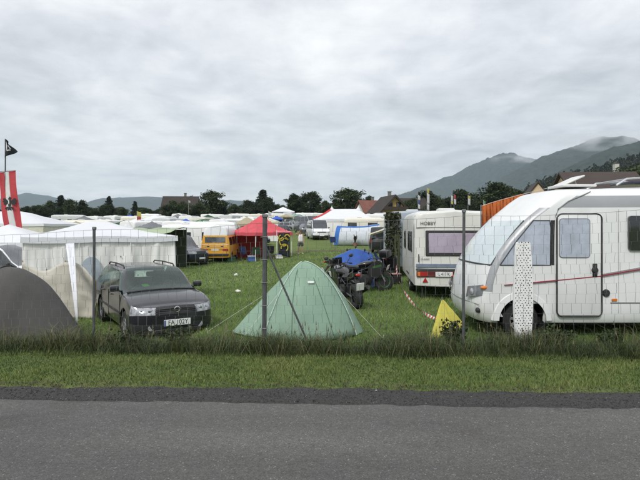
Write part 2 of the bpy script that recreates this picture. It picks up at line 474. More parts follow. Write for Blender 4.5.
# ---- grass
def blades(name, n, xr, vr, hgt, wid, lean, ramp, seed, dens=None, label='', seg2=True, vpow=1.0, patch=0.0, trans=0.25, hvar=0.7):
    r = np.random.default_rng(seed)
    x = r.uniform(*xr, n); v = vr[0] + (vr[1] - vr[0]) * r.random(n) ** vpow
    if dens is not None:
        keep = np.array([dens(a, b) for a, b in zip(x, v)]) > r.random(n)
        x, v = x[keep], v[keep]; n = len(x)
    y = v - TILT * x
    z = np.array([gz(a, b) for a, b in zip(x, y)])
    pt = np.array([mnoise.noise(Vector((a * 0.9, b * 0.9, seed))) + 0.5 * mnoise.noise(Vector((a * 3.1, b * 3.1, seed + 3))) for a, b in zip(x, y)])
    h = r.uniform(*hgt, n) * (1 + hvar * np.clip(pt, -0.6, 0.8)); w = r.uniform(*wid, n)
    az = r.uniform(0, 2 * np.pi, n); ln = r.uniform(*lean, n) * h
    dx, dy = np.cos(az), np.sin(az); fa = r.uniform(0, 2 * np.pi, n); fx, fy = np.cos(fa), np.sin(fa)
    B = np.stack([x, y, z - 0.01], 1); Wv = np.stack([fx * w / 2, fy * w / 2, 0 * w], 1)
    mid = B + np.stack([dx * ln * 0.3, dy * ln * 0.3, h * 0.62], 1); tip = B + np.stack([dx * ln, dy * ln, h * (1 - 0.25 * np.minimum(1, ln / h))], 1)
    tint = np.clip(r.random(n) * 0.70 + 0.15 + pt * 0.45 + patch, 0, 1)
    if seg2:
        V = np.stack([B - Wv, B + Wv, mid + Wv * 0.8, mid - Wv * 0.8, tip], 1); fs = [(0, 1, 2, 3), (3, 2, 4)]
    else:
        V = np.stack([B - Wv, B + Wv, tip], 1); fs = [(0, 1, 2)]
    o = tri_cloud(name, V, fs, tint, attr_mat(name + '_blades', ramp, trans=trans))
    return tag(o, label, 'grass', kind='stuff')
GREEN = [(0.0, (0.030, 0.046, 0.013)), (0.35, (0.080, 0.118, 0.031)), (0.7, (0.150, 0.205, 0.054)), (1.0, (0.23, 0.23, 0.09))]
blades('verge_grass', 90000, (-7.5, 7.5), (5.25, 7.75), (0.025, 0.065), (0.005, 0.010), (0.2, 1.0), GREEN, 21,
       dens=lambda x, v: sm(shoulder_v(x) - 0.10, shoulder_v(x) + 0.22, v), label='short mown green grass on the roadside verge')
TALL = [(0.0, (0.014, 0.022, 0.008)), (0.4, (0.038, 0.055, 0.018)), (0.7, (0.070, 0.092, 0.030)), (0.9, (0.105, 0.112, 0.045)), (1.0, (0.19, 0.16, 0.09))]
blades('fence_grass', 85000, (-8.5, 8.5), (7.15, 9.0), (0.10, 0.34), (0.004, 0.009), (0.3, 1.5), TALL, 22,
       dens=lambda x, v: sm(7.15, 7.9, v + 0.45 * mnoise.noise(Vector((x * 1.1, v * 1.5, 6)))) * (1 - 0.85 * sm(8.3, 9.0, v + 0.4 * mnoise.noise(Vector((x * 0.8, v, 2))))) * (0.5 + 0.5 * sm(-0.35, 0.25, mnoise.noise(Vector((x * 1.7, v * 1.7, 12))))), label='long dark unmown grass and weeds growing along the fence', trans=0.15, hvar=1.3)
blades('edge_grass', 9000, (-7.5, 7.5), (5.05, 5.62), (0.02, 0.06), (0.004, 0.008), (0.5, 2.0), [(0.0, (0.05, 0.042, 0.022)), (0.6, (0.12, 0.10, 0.05)), (1.0, (0.21, 0.17, 0.10))], 27,
       dens=lambda x, v: math.exp(-((v - shoulder_v(x) - 0.02) / 0.13) ** 2), label='dry brownish grass creeping over the edge of the gravel')
FIELD = [(0.0, (0.026, 0.046, 0.012)), (0.35, (0.082, 0.150, 0.034)), (0.7, (0.175, 0.280, 0.066)), (1.0, (0.31, 0.35, 0.13))]
def f_dens(x, v): return (1.0 if abs(x) < 0.70 * v + 1.0 else 0.0) * (0.12 if 39.3 + 0.5 * mnoise.noise(Vector((x * 0.5, 0, 3))) < v < 41.7 else 1.0)
blades('field_grass', 190000, (-14, 14), (8.6, 19), (0.04, 0.13), (0.008, 0.017), (0.3, 1.2), FIELD, 23, dens=f_dens, label='trampled green grass of the camping field near the fence', seg2=False, vpow=1.1)
blades('meadow_grass', 110000, (-30, 20), (18.5, 42), (0.05, 0.13), (0.02, 0.04), (0.3, 1.2), FIELD, 24, dens=f_dens, label='green meadow grass further out between the vehicles', seg2=False)
# seed heads and weeds sticking out of the fence strip
n = 260; r = np.random.default_rng(5); x = r.uniform(-8, 8, n); v = r.uniform(7.6, 8.5, n); y = v - TILT * x
z = np.array([gz(a, b) for a, b in zip(x, y)]); h = r.uniform(0.20, 0.48, n); az = r.uniform(0, 6.28, n)
top = np.stack([x + np.cos(az) * h * 0.25, y + np.sin(az) * h * 0.25, z + h], 1); b0 = np.stack([x, y, z], 1)
wv = np.array([0.0022, 0, 0]); V = np.stack([b0 - wv, b0 + wv, top + wv, top - wv, top + wv * 4 - [0, 0, 0.05], top + [0, 0, 0.03], top - wv * 4 - [0, 0, 0.05]], 1)
o = tri_cloud('seed_stalks', V, [(0, 1, 2, 3), (4, 5, 6)], r.random(n), attr_mat('seed_stalk', [(0, (0.06, 0.06, 0.03)), (1, (0.20, 0.17, 0.10))], trans=0.1))
tag(o, 'thin dry seed stalks standing out of the long fence grass', 'weeds', kind='stuff')

# ---- mountains
def mountain(name, label, pts, D, depth, seed, material, rough=0.06, nx=260, nr=18, jag=0.0):
    pts = sorted(pts); pxs = np.linspace(pts[0][0], pts[-1][0], nx)
    pys = np.interp(pxs, [p[0] for p in pts], [p[1] for p in pts])
    k = np.ones(5) / 5; pys = np.convolve(np.pad(pys, 2, mode='edge'), k, 'valid')
    vs = []
    base = 4.0
    for i, (px, py) in enumerate(zip(pxs, pys)):
        X = wx(px, D); H = max(base + 1, wz(py, D))
        for j in range(nr + 1):
            t = j / nr * 1.6
            Y = D - depth * (1 - t)
            s = sm(0, 1, t) ** 0.8 if t <= 1 else 1 - 0.9 * sm(1.0, 1.7, t)
            nz_ = mnoise.fractal(Vector((X / depth * 2.2, Y / depth * 2.2, seed)), 1.0, 2.0, 5)
            z = base + (H - base) * s * (1 + (0.22 * nz_ if t < 0.92 else rough * 0.35 * nz_)) + (jag * mnoise.noise(Vector((X / jag / 2.0, Y / jag / 2.0, seed))) * s if jag else 0)
            Xw = X + depth * 0.10 * mnoise.noise(Vector((X / depth * 1.5, t * 1.5, seed + 9))) * max(0.0, t * (1 - t) * 3)
            vs.append((Xw, Y, z - 6 * (1 - s)))
    g = G(); m = nr + 1
    g.add(vs, [(i * m + j, (i + 1) * m + j, (i + 1) * m + j + 1, i * m + j + 1) for i in range(nx - 1) for j in range(nr)])
    return tag(g.obj(name, material, recalc=False, smooth=180), label, kind='structure')
m_forest = mat('forest_slope', (0.008, 0.014, 0.012), rough=0.95, scale=0.03, col2=(0.040, 0.054, 0.042), bump=1.0, bscale=0.05, spec=0.1)
m_far = mat('far_slope', (0.012, 0.020, 0.022), rough=0.95, scale=0.006, col2=(0.034, 0.044, 0.040), spec=0.1)
mountain('mountain_range', 'faint blue mountain range far beyond the field with cloud above', [(-420, 196), (-300, 188), (-200, 200), (-120, 190), (-40, 203), (0, 200), (20, 197), (38, 194.5), (55, 197.5), (78, 203), (95, 203.5), (110, 199.5), (128, 197), (150, 196.5), (170, 198), (186, 202), (205, 205), (222, 202), (240, 200.5), (262, 203), (285, 206), (320, 212), (360, 218)], 6600, 1600, 3, m_far, nx=300)
mountain('mountain_ridge', 'long wooded grey blue ridge rising to the right', [(330, 214), (380, 200), (402, 194), (425, 185), (445, 179), (461, 172.5), (490, 163), (505, 158.5), (519, 156.5), (532, 159), (560, 166), (600, 176), (680, 190)], 5200, 1500, 5, m_forest, jag=11)
mountain('mountain_peak', 'higher wooded mountain with mist drifting across its summit', [(440, 216), (470, 196), (500, 178), (530, 163), (553, 152.5), (575, 146), (592, 138.5), (603, 136.5), (616, 143), (640, 149), (700, 146), (780, 150), (900, 175), (1000, 205)], 3700, 1300, 8, m_forest, jag=9)
mountain('mountain_spur', 'greener wooded spur in front of the misty mountain', [(480, 218), (520, 199), (545, 180), (570, 167), (590, 157), (608, 149), (625, 145), (640, 141), (680, 128), (760, 118), (900, 130), (1100, 170), (1200, 210)], 2000, 800, 12, m_forest, jag=7)
mountain('wooded_hill', 'near dark forest hill behind the brown roof', [(505, 210), (525, 194), (545, 185), (565, 180), (590, 175), (615, 167), (640, 160), (700, 150), (800, 146), (900, 165), (1000, 205)], 620, 240, 15, m_forest, nx=200, jag=2.5)
# ================================================================== TREES
BARK = mat('bark', (0.055, 0.042, 0.030), rough=0.95, scale=3, var=0.3, bump=0.6)
LEAF_A = attr_mat('leaf_broad', [(0, (0.010, 0.018, 0.007)), (0.5, (0.024, 0.038, 0.013)), (1, (0.055, 0.078, 0.026))], trans=0.12)
LEAF_B = attr_mat('leaf_light', [(0, (0.016, 0.026, 0.009)), (0.5, (0.038, 0.056, 0.018)), (1, (0.085, 0.110, 0.038))], trans=0.12)
LEAF_C = attr_mat('leaf_needle', [(0, (0.008, 0.015, 0.008)), (0.5, (0.018, 0.029, 0.014)), (1, (0.038, 0.055, 0.026))], trans=0.08)
def leaf_cloud(name, cen, rad, per, size, seed, material, parent, flat=1.0):
    """leaf quads spread round clump centres; cen (k,3), rad (k,)"""
    r = np.random.default_rng(seed); k = len(cen); n = k * per
    d = r.normal(size=(k, per, 3)); d /= np.linalg.norm(d, axis=2, keepdims=True)
    rr = r.random((k, per, 1)) ** 0.45
    p = cen[:, None, :] + d * rr * rad[:, None, None] * np.array([1, 1, flat])
    p = p.reshape(-1, 3)
    a = r.normal(size=(n, 3)); a /= np.linalg.norm(a, axis=1, keepdims=True)
    b = np.cross(a, r.normal(size=(n, 3))); b /= np.linalg.norm(b, axis=1, keepdims=True)
    s = r.uniform(0.55, 1.25, (n, 1)) * size
    V = np.stack([p - a * s * 0.6, p + b * s * 0.42, p + a * s * 0.6, p - b * s * 0.42], 1)
    ct = r.random(k)
    tint = np.clip(0.55 * np.repeat(ct, per) + 0.45 * r.random(n), 0, 1)
    return tri_cloud(name, V, [(0, 1, 2, 3)], tint, material, parent)
def make_tree(name, label, kind, seed, group):
    """unit tree, 10 m tall; trunk with limbs and a crown of leaf clumps"""
    r = np.random.default_rng(seed)
    t = thing(name, label, 'tree', group=group)
    g = G(); lean = r.uniform(-0.3, 0.3, 2)
    cen, rad = [], []
    if kind == 'conifer':
        g.tube([(0, 0, -0.3), (0, 0, 3), (lean[0] * .3, lean[1] * .3, 7), (lean[0] * .4, lean[1] * .4, 9.8)], [0.24, 0.18, 0.09, 0.02], 7)
        for i in range(64):
            h = 1.0 + 8.7 * (i / 63) ** 0.9; R_ = 2.9 * (1 - (h / 10.2)) ** 0.8 * r.uniform(0.55, 1.12)
            w = i * 2.4 + r.uniform(-.4, .4)
            tip = (math.cos(w) * R_, math.sin(w) * R_, h - 0.22 * R_)
            g.tube([(0, 0, h), tip], [0.04, 0.012], 4, cap=False)
            for q in (0.45, 0.95):
                cen.append((tip[0] * q, tip[1] * q, h - 0.22 * R_ * q)); rad.append(0.34 + 0.24 * R_ * r.uniform(0.7, 1.2))
        cen.append((lean[0] * .4, lean[1] * .4, 9.7)); rad.append(0.3)
        mat_, per, size, flat = LEAF_C, 46, 0.34, 0.7
    else:
        H, W = {'broad': (10, 6.4), 'round': (10, 7.6), 'tall': (10, 3.6), 'bush': (10, 9.5)}[kind]
        fork = {'bush': 1.0, 'tall': 1.8}.get(kind, 2.4)
        g.tube([(0, 0, -0.3), (lean[0] * .2, lean[1] * .2, fork * .6), (lean[0] * .5, lean[1] * .5, fork), (lean[0], lean[1], H * .62), (lean[0], lean[1], H * .85)], [0.34, 0.27, 0.22, 0.12, 0.03], 8)
        nl = 26
        for i in range(nl):
            u = i / (nl - 1); h = fork * 0.8 + (H * 0.9 - fork * 0.8) * u; w = i * 2.4 + r.uniform(-.5, .5)
            prof = math.sin(math.pi * min(1, (u * 0.86 + 0.16))) ** 0.7
            L = W * 0.5 * prof * r.uniform(0.45, 1.15)
            z1 = h + L * 0.45
            a = (lean[0] * u, lean[1] * u, h); b = (math.cos(w) * L * .55, math.sin(w) * L * .55, h + L * .18); c = (math.cos(w) * L, math.sin(w) * L, z1)
            g.tube([a, b, c], [0.09, 0.06, 0.018], 5, cap=False)
            for q in range(4):
                f = r.uniform(0.35, 1.15); j = r.normal(size=3) * 0.42
                cen.append((math.cos(w) * L * f + j[0], math.sin(w) * L * f + j[1], h + L * .38 * f + j[2] * 0.8)); rad.append(r.uniform(0.55, 1.25) * (W / 4) ** 0.5)
        cen.append((lean[0], lean[1], H * .93)); rad.append(0.6)
        mat_, per, size, flat = (LEAF_A if seed % 2 else LEAF_B), 60, 0.40, 0.85
    g.obj('trunk', BARK, t)
    leaf_cloud('crown', np.array(cen), np.array(rad), per, size, seed, mat_, t, flat)
    return t
GT = 'trees behind the camping field'
LM = [(18, 'behind the striped banner'), (55, 'behind the big marquee'), (92, 'behind the small flat-roofed pavilion'), (120, 'behind the closed white pavilion'), (160, 'near the pagoda tent'), (203, 'by the barn'), (240, 'behind the yellow camper'), (278, 'behind the red pavilion'), (320, 'at the top of the grass lane'), (363, 'behind the red-striped marquee'), (383, 'by the red-roofed house'), (423, 'by the yellow house'), (480, 'above the cream caravan'), (545, 'above the orange towels'), (9999, 'behind the brown-roofed house')]
def landmark(px):
    for a, b in LM:
        if px < a: return b
TREE_LABEL = {
 'conifer': 'slim dark conifer of the tree line',
 'broad': 'dark broad-leaved tree of the tree line',
 'round': 'round-crowned tree of the tree line',
 'tall': 'narrow upright tree of the tree line',
 'bush': 'low spreading tree in the tree line'}
TNAME = {'conifer': 'conifer_tree', 'broad': 'leafy_tree', 'round': 'round_tree', 'tall': 'upright_tree', 'bush': 'bushy_tree'}
PROTO = {}
for kd, seeds in (('conifer', (31, 32)), ('broad', (33, 34, 36)), ('round', (35, 38)), ('tall', (37, 39)), ('bush', (40, 41))):
    PROTO[kd] = [[make_tree(TNAME[kd], TREE_LABEL[kd], kd, s, GT), False] for s in seeds]
def tree(px, top, Y, kind, wf=1.0, base=None, i=0):
    x, y, z = at(px, Y)
    if base is not None: z = base
    h = wz(top, Y) - z; s = h / 10.0
    p = PROTO[kind][i % len(PROTO[kind])]
    wf *= 1.22; sc = (s * wf, s * wf, s); rz = rng.uniform(0, 6.28)
    if not p[1]:
        o = p[0]; o.location = (x, y, z); o.rotation_euler = (0, 0, rz); o.scale = sc; p[1] = True
    else: o = dup(p[0], (x, y, z), rz, scale=sc)
    o['label'] = TREE_LABEL[kind] + (', tall' if h > 9.5 else ', small' if h < 6 else '') + ' ' + landmark(px)
    return o
TR = [(-30, 200, 190, 'broad', 1.3), (-12, 203, 180, 'round', 1.2), (10, 205, 200, 'round', 1.2), (27, 206, 190, 'broad', 1.1), (39, 205, 185, 'round', 1.1), (50, 201, 200, 'broad', 1.0), (61, 195, 195, 'conifer', 1.3),
      (70, 199, 190, 'broad', 0.8), (82, 200, 180, 'tall', 1.2), (95, 208, 190, 'round', 1.0), (109, 196, 195, 'conifer', 1.0), (122, 207, 185, 'round', 0.9), (135, 201, 190, 'conifer', 1.0),
      (145, 208, 180, 'broad', 1.2), (192, 196.5, 175, 'broad', 0.8), (182, 202, 158, 'round', 1.0), (173, 200.5, 160, 'broad', 1.0), (199, 203, 160, 'round', .9), (169, 207, 165, 'bush', 0.6), (211, 190.5, 185, 'broad', 1.0), (222, 200, 190, 'round', 0.9), (234, 204, 180, 'round', 1.0), (248, 200, 190, 'round', 1.0),
      (263, 189.5, 185, 'conifer', 1.4), (268, 197, 180, 'broad', 1.0), (283, 205, 195, 'broad', 0.7), (294, 193.5, 185, 'tall', 1.3), (303, 197, 190, 'broad', 0.9), (311, 191.5, 190, 'round', 1.0), (325, 201, 185, 'broad', 1.0), (336, 199, 190, 'tall', 1.1),
      (347, 188.5, 185, 'broad', 1.25), (356, 195, 190, 'round', 0.8), (369, 196, 200, 'tall', 0.9), (407, 201, 125, 'bush', 0.8), (414, 199, 130, 'bush', 0.8), (427, 190.5, 150, 'broad', 1.1), (437, 196, 150, 'round', 0.8), (449, 197, 150, 'round', 0.9), (461, 189, 150, 'broad', 1.1),
      (474, 196, 150, 'bush', 0.7), (484, 195, 140, 'round', 0.7), (496, 182, 140, 'broad', 1.2), (508, 186, 150, 'round', 0.9), (519, 190, 150, 'tall', 1.2), (548, 186, 160, 'bush', 0.8), (560, 180, 165, 'conifer', 1.3), (600, 174, 160, 'round', 1.0), (628, 168, 165, 'broad', 1.2), (644, 163, 160, 'round', 1.2), (670, 160, 165, 'broad', 1.2)]
for i, (px, top, Y, kd, wf) in enumerate(TR): tree(px, top, Y, kd, wf, i=i)
for i, px in enumerate(range(-40, 540, 15)):
    if 376 < px < 402: continue
    tree(px + rng.uniform(-5, 5), 208.5 + rng.uniform(-3.5, 2.0), 205 + rng.uniform(-6, 12), 'bush', rng.uniform(1.2, 1.7), i=i)
for i, px in enumerate(list(range(-30, 160, 13)) + list(range(165, 205, 9)) + list(range(222, 345, 14)) + list(range(405, 500, 13))):
    tree(px + rng.uniform(-4, 4), 206.5 + rng.uniform(-3.0, 3.0), (158 if 160 < px < 206 else 190 if px < 400 else 145) + rng.uniform(-5, 5), ('bush', 'round')[i % 2], rng.uniform(0.8, 1.2), i=i + 1)
# wood on the near hill: one mass of crowns
def hill_wood():
    r = np.random.default_rng(77); dg = bpy.context.evaluated_depsgraph_get(); dg.update()
    hill = bpy.data.objects['wooded_hill']; cen, rad = [], []
    for _ in range(1500):
        px, Y = r.uniform(505, 800), r.uniform(430, 640)
        x = wx(px, Y); ok, p, nrm, idx = hill.ray_cast(Vector((x, Y, 500)), Vector((0, 0, -1)))
        if not ok or p.z < 4: continue
        h = r.uniform(6, 12)
        for q in range(5): cen.append((x + r.normal() * 1.3, Y + r.normal() * 1.3, p.z + h * (0.35 + 0.15 * q))); rad.append(h * 0.17 * (1.25 - 0.16 * q))
    o = leaf_cloud('hill_forest', np.array(cen), np.array(rad), 16, 1.5, 5, LEAF_C, None)
    tag(o, 'dense dark forest covering the near hillside behind the brown roof', 'forest', kind='stuff')
hill_wood()
# ================================================================== VEHICLE BUILDERS
def pchip(t, Y, q):
    """monotone cubic through Y(t) sampled at q; Y (n,...)"""
    t = np.asarray(t, float); Y = np.asarray(Y, float); h = np.diff(t); sh = (slice(None),) + (None,) * (Y.ndim - 1)
    d = np.diff(Y, axis=0) / h[sh]; m = np.zeros_like(Y)
    m[0], m[-1] = d[0], d[-1]
    if len(t) > 2:
        w1 = (2 * h[1:] + h[:-1])[sh]; w2 = (h[1:] + 2 * h[:-1])[sh]
        with np.errstate(divide='ignore', invalid='ignore'):
            hm = (w1 + w2) / (w1 / d[:-1] + w2 / d[1:])
        m[1:-1] = np.where(d[:-1] * d[1:] > 0, hm, 0.0)
    k = np.clip(np.searchsorted(t, q, 'right') - 1, 0, len(t) - 2); s = ((q - t[k]) / h[k])[sh]
    hh = h[k][sh]
    return (2 * s**3 - 3 * s**2 + 1) * Y[k] + (s**3 - 2 * s**2 + s) * hh * m[k] + (-2 * s**3 + 3 * s**2) * Y[k + 1] + (s**3 - s**2) * hh * m[k + 1]
SIDED = {'side_glass', 'headlight', 'windscreen_pillar', 'cab_window', 'window_pillar', 'tail_lamp', 'roof_band'}
def loft(keys, su, sv, cells, default, arches=()):
    """keys[S][P] = (x, y>=0, z) half rings from underside to roof centre; mirrored in y. cells {part: [(s0,s1,p0,p1),...]}.
    returns {part: G}. arches [(x, z, radius)] are cut out of the sides."""
    K = np.array(keys, float); S, Pn = K.shape[:2]
    ts = np.concatenate([[0], np.cumsum(np.maximum(1e-3, np.linalg.norm(np.diff(K, axis=0), axis=2).mean(1)))])
    qs = np.concatenate([np.linspace(ts[i], ts[i + 1], su, endpoint=False) for i in range(S - 1)] + [[ts[-1]]])
    A = pchip(ts, K, qs)
    tp = np.concatenate([[0], np.cumsum(np.maximum(1e-3, np.linalg.norm(np.diff(K, axis=1), axis=2).mean(0)))])
    qp = np.concatenate([np.linspace(tp[i], tp[i + 1], sv, endpoint=False) for i in range(Pn - 1)] + [[tp[-1]]])
    A = pchip(tp, np.swapaxes(A, 0, 1), qp).swapaxes(0, 1)
    A[:, :, 1] = np.maximum(A[:, :, 1], 0)
    nu, nv = A.shape[:2]
    for (ax, az, ar) in arches:
        dx, dz = A[:, :, 0] - ax, A[:, :, 2] - az; rr = np.hypot(dx, dz) + 1e-9
        side = A[:, :, 1] > 0.55
        near = side & (np.abs(rr - ar) < 0.05) 
        f = np.where(near, ar / rr, 1.0)
        A[:, :, 0] = ax + dx * f; A[:, :, 2] = az + dz * f
    def owner(s, p):
        for k, lst in cells.items():
            for ci, (s0, s1, p0, p1) in enumerate(lst):
                if s0 <= s < s1 and p0 <= p < p1: return (k, ci)
        return (default, 0)
    out = {}
    for i in range(nu - 1):
        for j in range(nv - 1):
            q = A[[i, i + 1, i + 1, i], [j, j, j + 1, j + 1]]
            c = q.mean(0); skip = False
            for (ax, az, ar) in arches:
                if c[1] > 0.5 and math.hypot(c[0] - ax, c[2] - az) < ar * 0.985: skip = True
            if skip: continue
            k, ci = owner(i // su, j // sv); two = k in SIDED
            out.setdefault((k, ci, 1) if two else (k, 0, 0), G()).add(q.tolist(), [(0, 1, 2, 3)])
            m = q.copy(); m[:, 1] *= -1
            out.setdefault((k, ci, -1) if two else (k, 0, 0), G()).add(m.tolist(), [(3, 2, 1, 0)])
    return out
RUB = mat('rubber', (0.018, 0.018, 0.018), rough=0.8, var=0.3, scale=20)
PLASTIC = mat('black_plastic', (0.022, 0.022, 0.023), rough=0.55, var=0.2, scale=12)
CHROME = mat('chrome', (0.55, 0.56, 0.57), rough=0.25, metal=1.0, var=0.05)
ALU = mat('dull_aluminium', (0.42, 0.43, 0.44), rough=0.45, metal=0.8, var=0.1)
STEEL = mat('galvanised_steel', (0.17, 0.175, 0.18), rough=0.6, metal=0.4, var=0.2, scale=14)
LAMP_CLEAR = mat('lamp_lens', (0.30, 0.31, 0.33), rough=0.10, var=0.45, scale=14, coat=0.6)
LAMP_RED = mat('red_lens', (0.36, 0.02, 0.02), rough=0.25, var=0.15, coat=0.4)
LAMP_AMBER = mat('amber_lens', (0.62, 0.17, 0.02), rough=0.25, var=0.15, coat=0.4)
WGLASS = glass('vehicle_glass')
PLATE = mat('plate_white', (0.72, 0.73, 0.72), rough=0.5, var=0.04, scale=30)
INK = mat('black_ink', (0.015, 0.015, 0.016), rough=0.6, var=0.1)
def wheel(parent, x, y, r, w, rim=ALU, spokes=7, out=None, z=None, n=28):
    """tyre (> rim with spokes) standing on the ground"""
    s = math.copysign(1, y) if out is None else out
    z = r if z is None else z
    g = G(); g.lathe([(r * .62, -w / 2), (r * .90, -w / 2), (r * .985, -w * .36), (r, -w * .2), (r, w * .2), (r * .985, w * .36), (r * .90, w / 2), (r * .62, w / 2)], n, 'y', (x, y, z))
    t = g.obj('tyre', RUB, parent)
    g = G(); g.lathe([(r * .63, -w * .46), (r * .63, w * .46), (r * .58, w * .40), (r * .55, -w * .40)], n, 'y', (x, y, z), closed=True)
    yy = y + s * w * 0.30
    for k in range(spokes):
        a = 2 * math.pi * k / spokes + 0.2
        g.box((x + math.cos(a) * r * .34, yy, z + math.sin(a) * r * .34), (r * .50, 0.025, r * .15), (0, -a, 0), 0.006)
    g.lathe([(0.001, yy + s * .02), (r * .16, yy + s * .018), (r * .18, yy - s * .03)], 12, 'y', (x, 0, z))
    rimo = g.obj('rim', rim, t)
    g = G(); g.lathe([(0.001, y - s * w * .1), (r * .60, y - s * w * .1)], 16, 'y', (x, 0, z)); g.obj('brake_disc', PLASTIC, t)
    return t
def car_keys(L, W, sill, belt, roof, hood, cowl_x, ws_x, rear_x, nose_z, tail_z=None, tumble=0.24, hatch=0.25, pill=None):
    """half rings of a passenger car; x forward, nose at +L/2"""
    h = L / 2; w = W / 2; tz = tail_z or nose_z
    def ring(xs, ys, zs): return [(x, y, z) for x, y, z in zip(xs, ys, zs)]
    zf = [sill, sill + .03, sill + .22, nose_z - .14, nose_z, nose_z + .015, nose_z + .022, nose_z + .026, nose_z + .028]
    yf = [w * .60, w * .84, w * .92, w * .90, w * .84, w * .78, w * .6, w * .32, 0]
    def front(k, dx): return ring([h - dx - (0.03 if i < 2 else 0) - max(0, (zf[i] - (nose_z - .14))) * .45 for i in range(9)], [y * k for y in yf], zf)
    side_y = [w * .80, w * .95, w, w * .995, w * .96]
    def body(x, zb, top, ybelt=.96):
        """top: four (y,z) from window top to the centre"""
        ys = [w * .80, w * .95, w, w * .995, w * ybelt] + [a for a, b in top]
        zs = [sill, sill + .04, sill + .25, zb - .20, zb] + [b for a, b in top]
        return ring([x] * 9, ys, zs)
    hz = hood
    ks = [front(0.0, 0.0), front(0.55, 0.035), front(0.93, 0.16),
          body(h - .36, nose_z + .045, [(w * .90, nose_z + .06), (w * .66, nose_z + .075), (w * .36, nose_z + .085), (0, nose_z + .09)], .95),
          body((h - .36 + cowl_x) / 2, (nose_z + hz) / 2 + .03, [(w * .90, (nose_z + hz) / 2 + .05), (w * .68, (nose_z + hz) / 2 + .07), (w * .36, (nose_z + hz) / 2 + .085), (0, (nose_z + hz) / 2 + .09)], .96),
          body(cowl_x, belt - .03, [(w * .90, belt - .005), (w * .84, belt + .015), (w * .45, hz + .01), (0, hz + .02)], .965)]
    rw = w - tumble
    ks += [body(ws_x, belt, [(rw + .035, roof - .085), (rw - .03, roof - .035), (rw * .55, roof - .01), (0, roof)])]
    for x in (pill or []):
        ks += [body(x, belt + .005, [(rw + .035, roof - .08), (rw - .03, roof - .03), (rw * .55, roof - .004), (0, roof + .004)])]
    ks += [body(rear_x, belt + .01, [(rw + .025, roof - .10), (rw - .04, roof - .055), (rw * .55, roof - .03), (0, roof - .025)])]
    xr = -h
    ks += [body(min(rear_x - 0.05, xr + hatch), belt + .01, [(w * .90, belt + .02), (w * .84, belt + .03), (w * .45, belt + .05), (0, belt + .05)])]
    zr = [sill + .02, sill + .05, sill + .22, tz - .10, tz, tz + .02, tz + .05, belt - .02, belt]
    yr = [w * .60, w * .84, w * .93, w * .92, w * .90, w * .88, w * .86, w * .80, w * .70]
    def rear(k, dx): return ring([xr + dx + (0.02 if i < 2 else 0) + max(0, zr[i] - tz) * .25 for i in range(9)], [y * k for y in yr], zr)
    ks += [rear(1.0, 0.10), rear(0.6, 0.01), rear(0.0, 0.0)]
    return ks
def vehicle_parts(t, parts, mats, names=None):
    made = {}
    for k, g in parts.items():
        made[k[0]] = g.obj(k[0], mats[k[0]], t, smooth=35)
    return made
def mirror_pair(t, x, y, z, m, sz=(0.09, 0.17, 0.12)):
    for s in (1, -1):
        g = G(); g.box((x, s * (y + .10), z + .02), sz, bev=.03, seg=2); g.tube([(x, s * (y - .02), z - .04), (x, s * (y + .06), z)], .022, 6); g.obj('wing_mirror', m, t)
def simple_car(name, label, cat, loc, rz, paint, group=None, L=4.1, W=1.7, roof=1.45, belt=.92, hood=.93, nose=.72, estate=False, van=False, su=3, sv=2, rims=ALU, cat_rear=None):
    """a parked car with body, windows, lamps, plates, mirrors and wheels"""
    t = thing(name, label, cat, loc, rz, group)
    h = L / 2
    if van: ks = car_keys(L, W, .22, 1.02 * roof / 1.85, roof, 1.02 * roof / 1.85, h - .95, h - 1.75, -h + .12, nose + .12, tumble=.14, hatch=.05, pill=[0.05, -0.03, -h * .55, -h * .55 - .08])
    else: ks = car_keys(L, W, .20, belt, roof, hood, h - 1.15, h - 1.95, -h + (.18 if estate else .45), nose, tail_z=.78, hatch=.12, pill=[-.2, -.28, -h * .58, -h * .58 - .08])
    S = len(ks)
    cells = {'windscreen': [(5, 6, 6, 8)], 'side_glass': [(5, 7, 4, 5), (8, 9, 4, 5), (10, 11, 4, 5)], 'rear_window': [(11, 12, 6, 8)], 'headlight': [(1, 3, 3, 4)], 'grille': [(0, 1, 3, 4)], 'bumper': [(0, 3, 0, 2)], 'tail_lamp': [(S - 4, S - 3, 3, 5)]}
    fr, rr = .31 * roof / 1.45, .31
    wb = (h - .80, -h + .78)
    pr = loft(ks, su, sv, cells, 'body', [(wb[0], .31, .36), (wb[1], .31, .36)] if su >= 3 else ())
    M = {'body': paint, 'windscreen': WGLASS, 'side_glass': WGLASS, 'rear_window': WGLASS, 'headlight': LAMP_CLEAR, 'grille': PLASTIC, 'bumper': PLASTIC, 'tail_lamp': LAMP_RED}
    vehicle_parts(t, pr, M)
    for x in wb:
        for s in (1, -1): wheel(t, x, s * (W / 2 - .11), .31, .19, rims, n=18)
    mirror_pair(t, h - 1.35, W / 2 - .02, belt + .06 if not van else 1.1 * roof / 1.85, PLASTIC)
    G().box((h + .012, 0, .42), (.015, .52, .11), bev=.004).obj('number_plate', PLATE, t)
    G().box((0, 0, .25), (L * .72, W * .70, .10)).obj('underbody', PLASTIC, t)
    return t

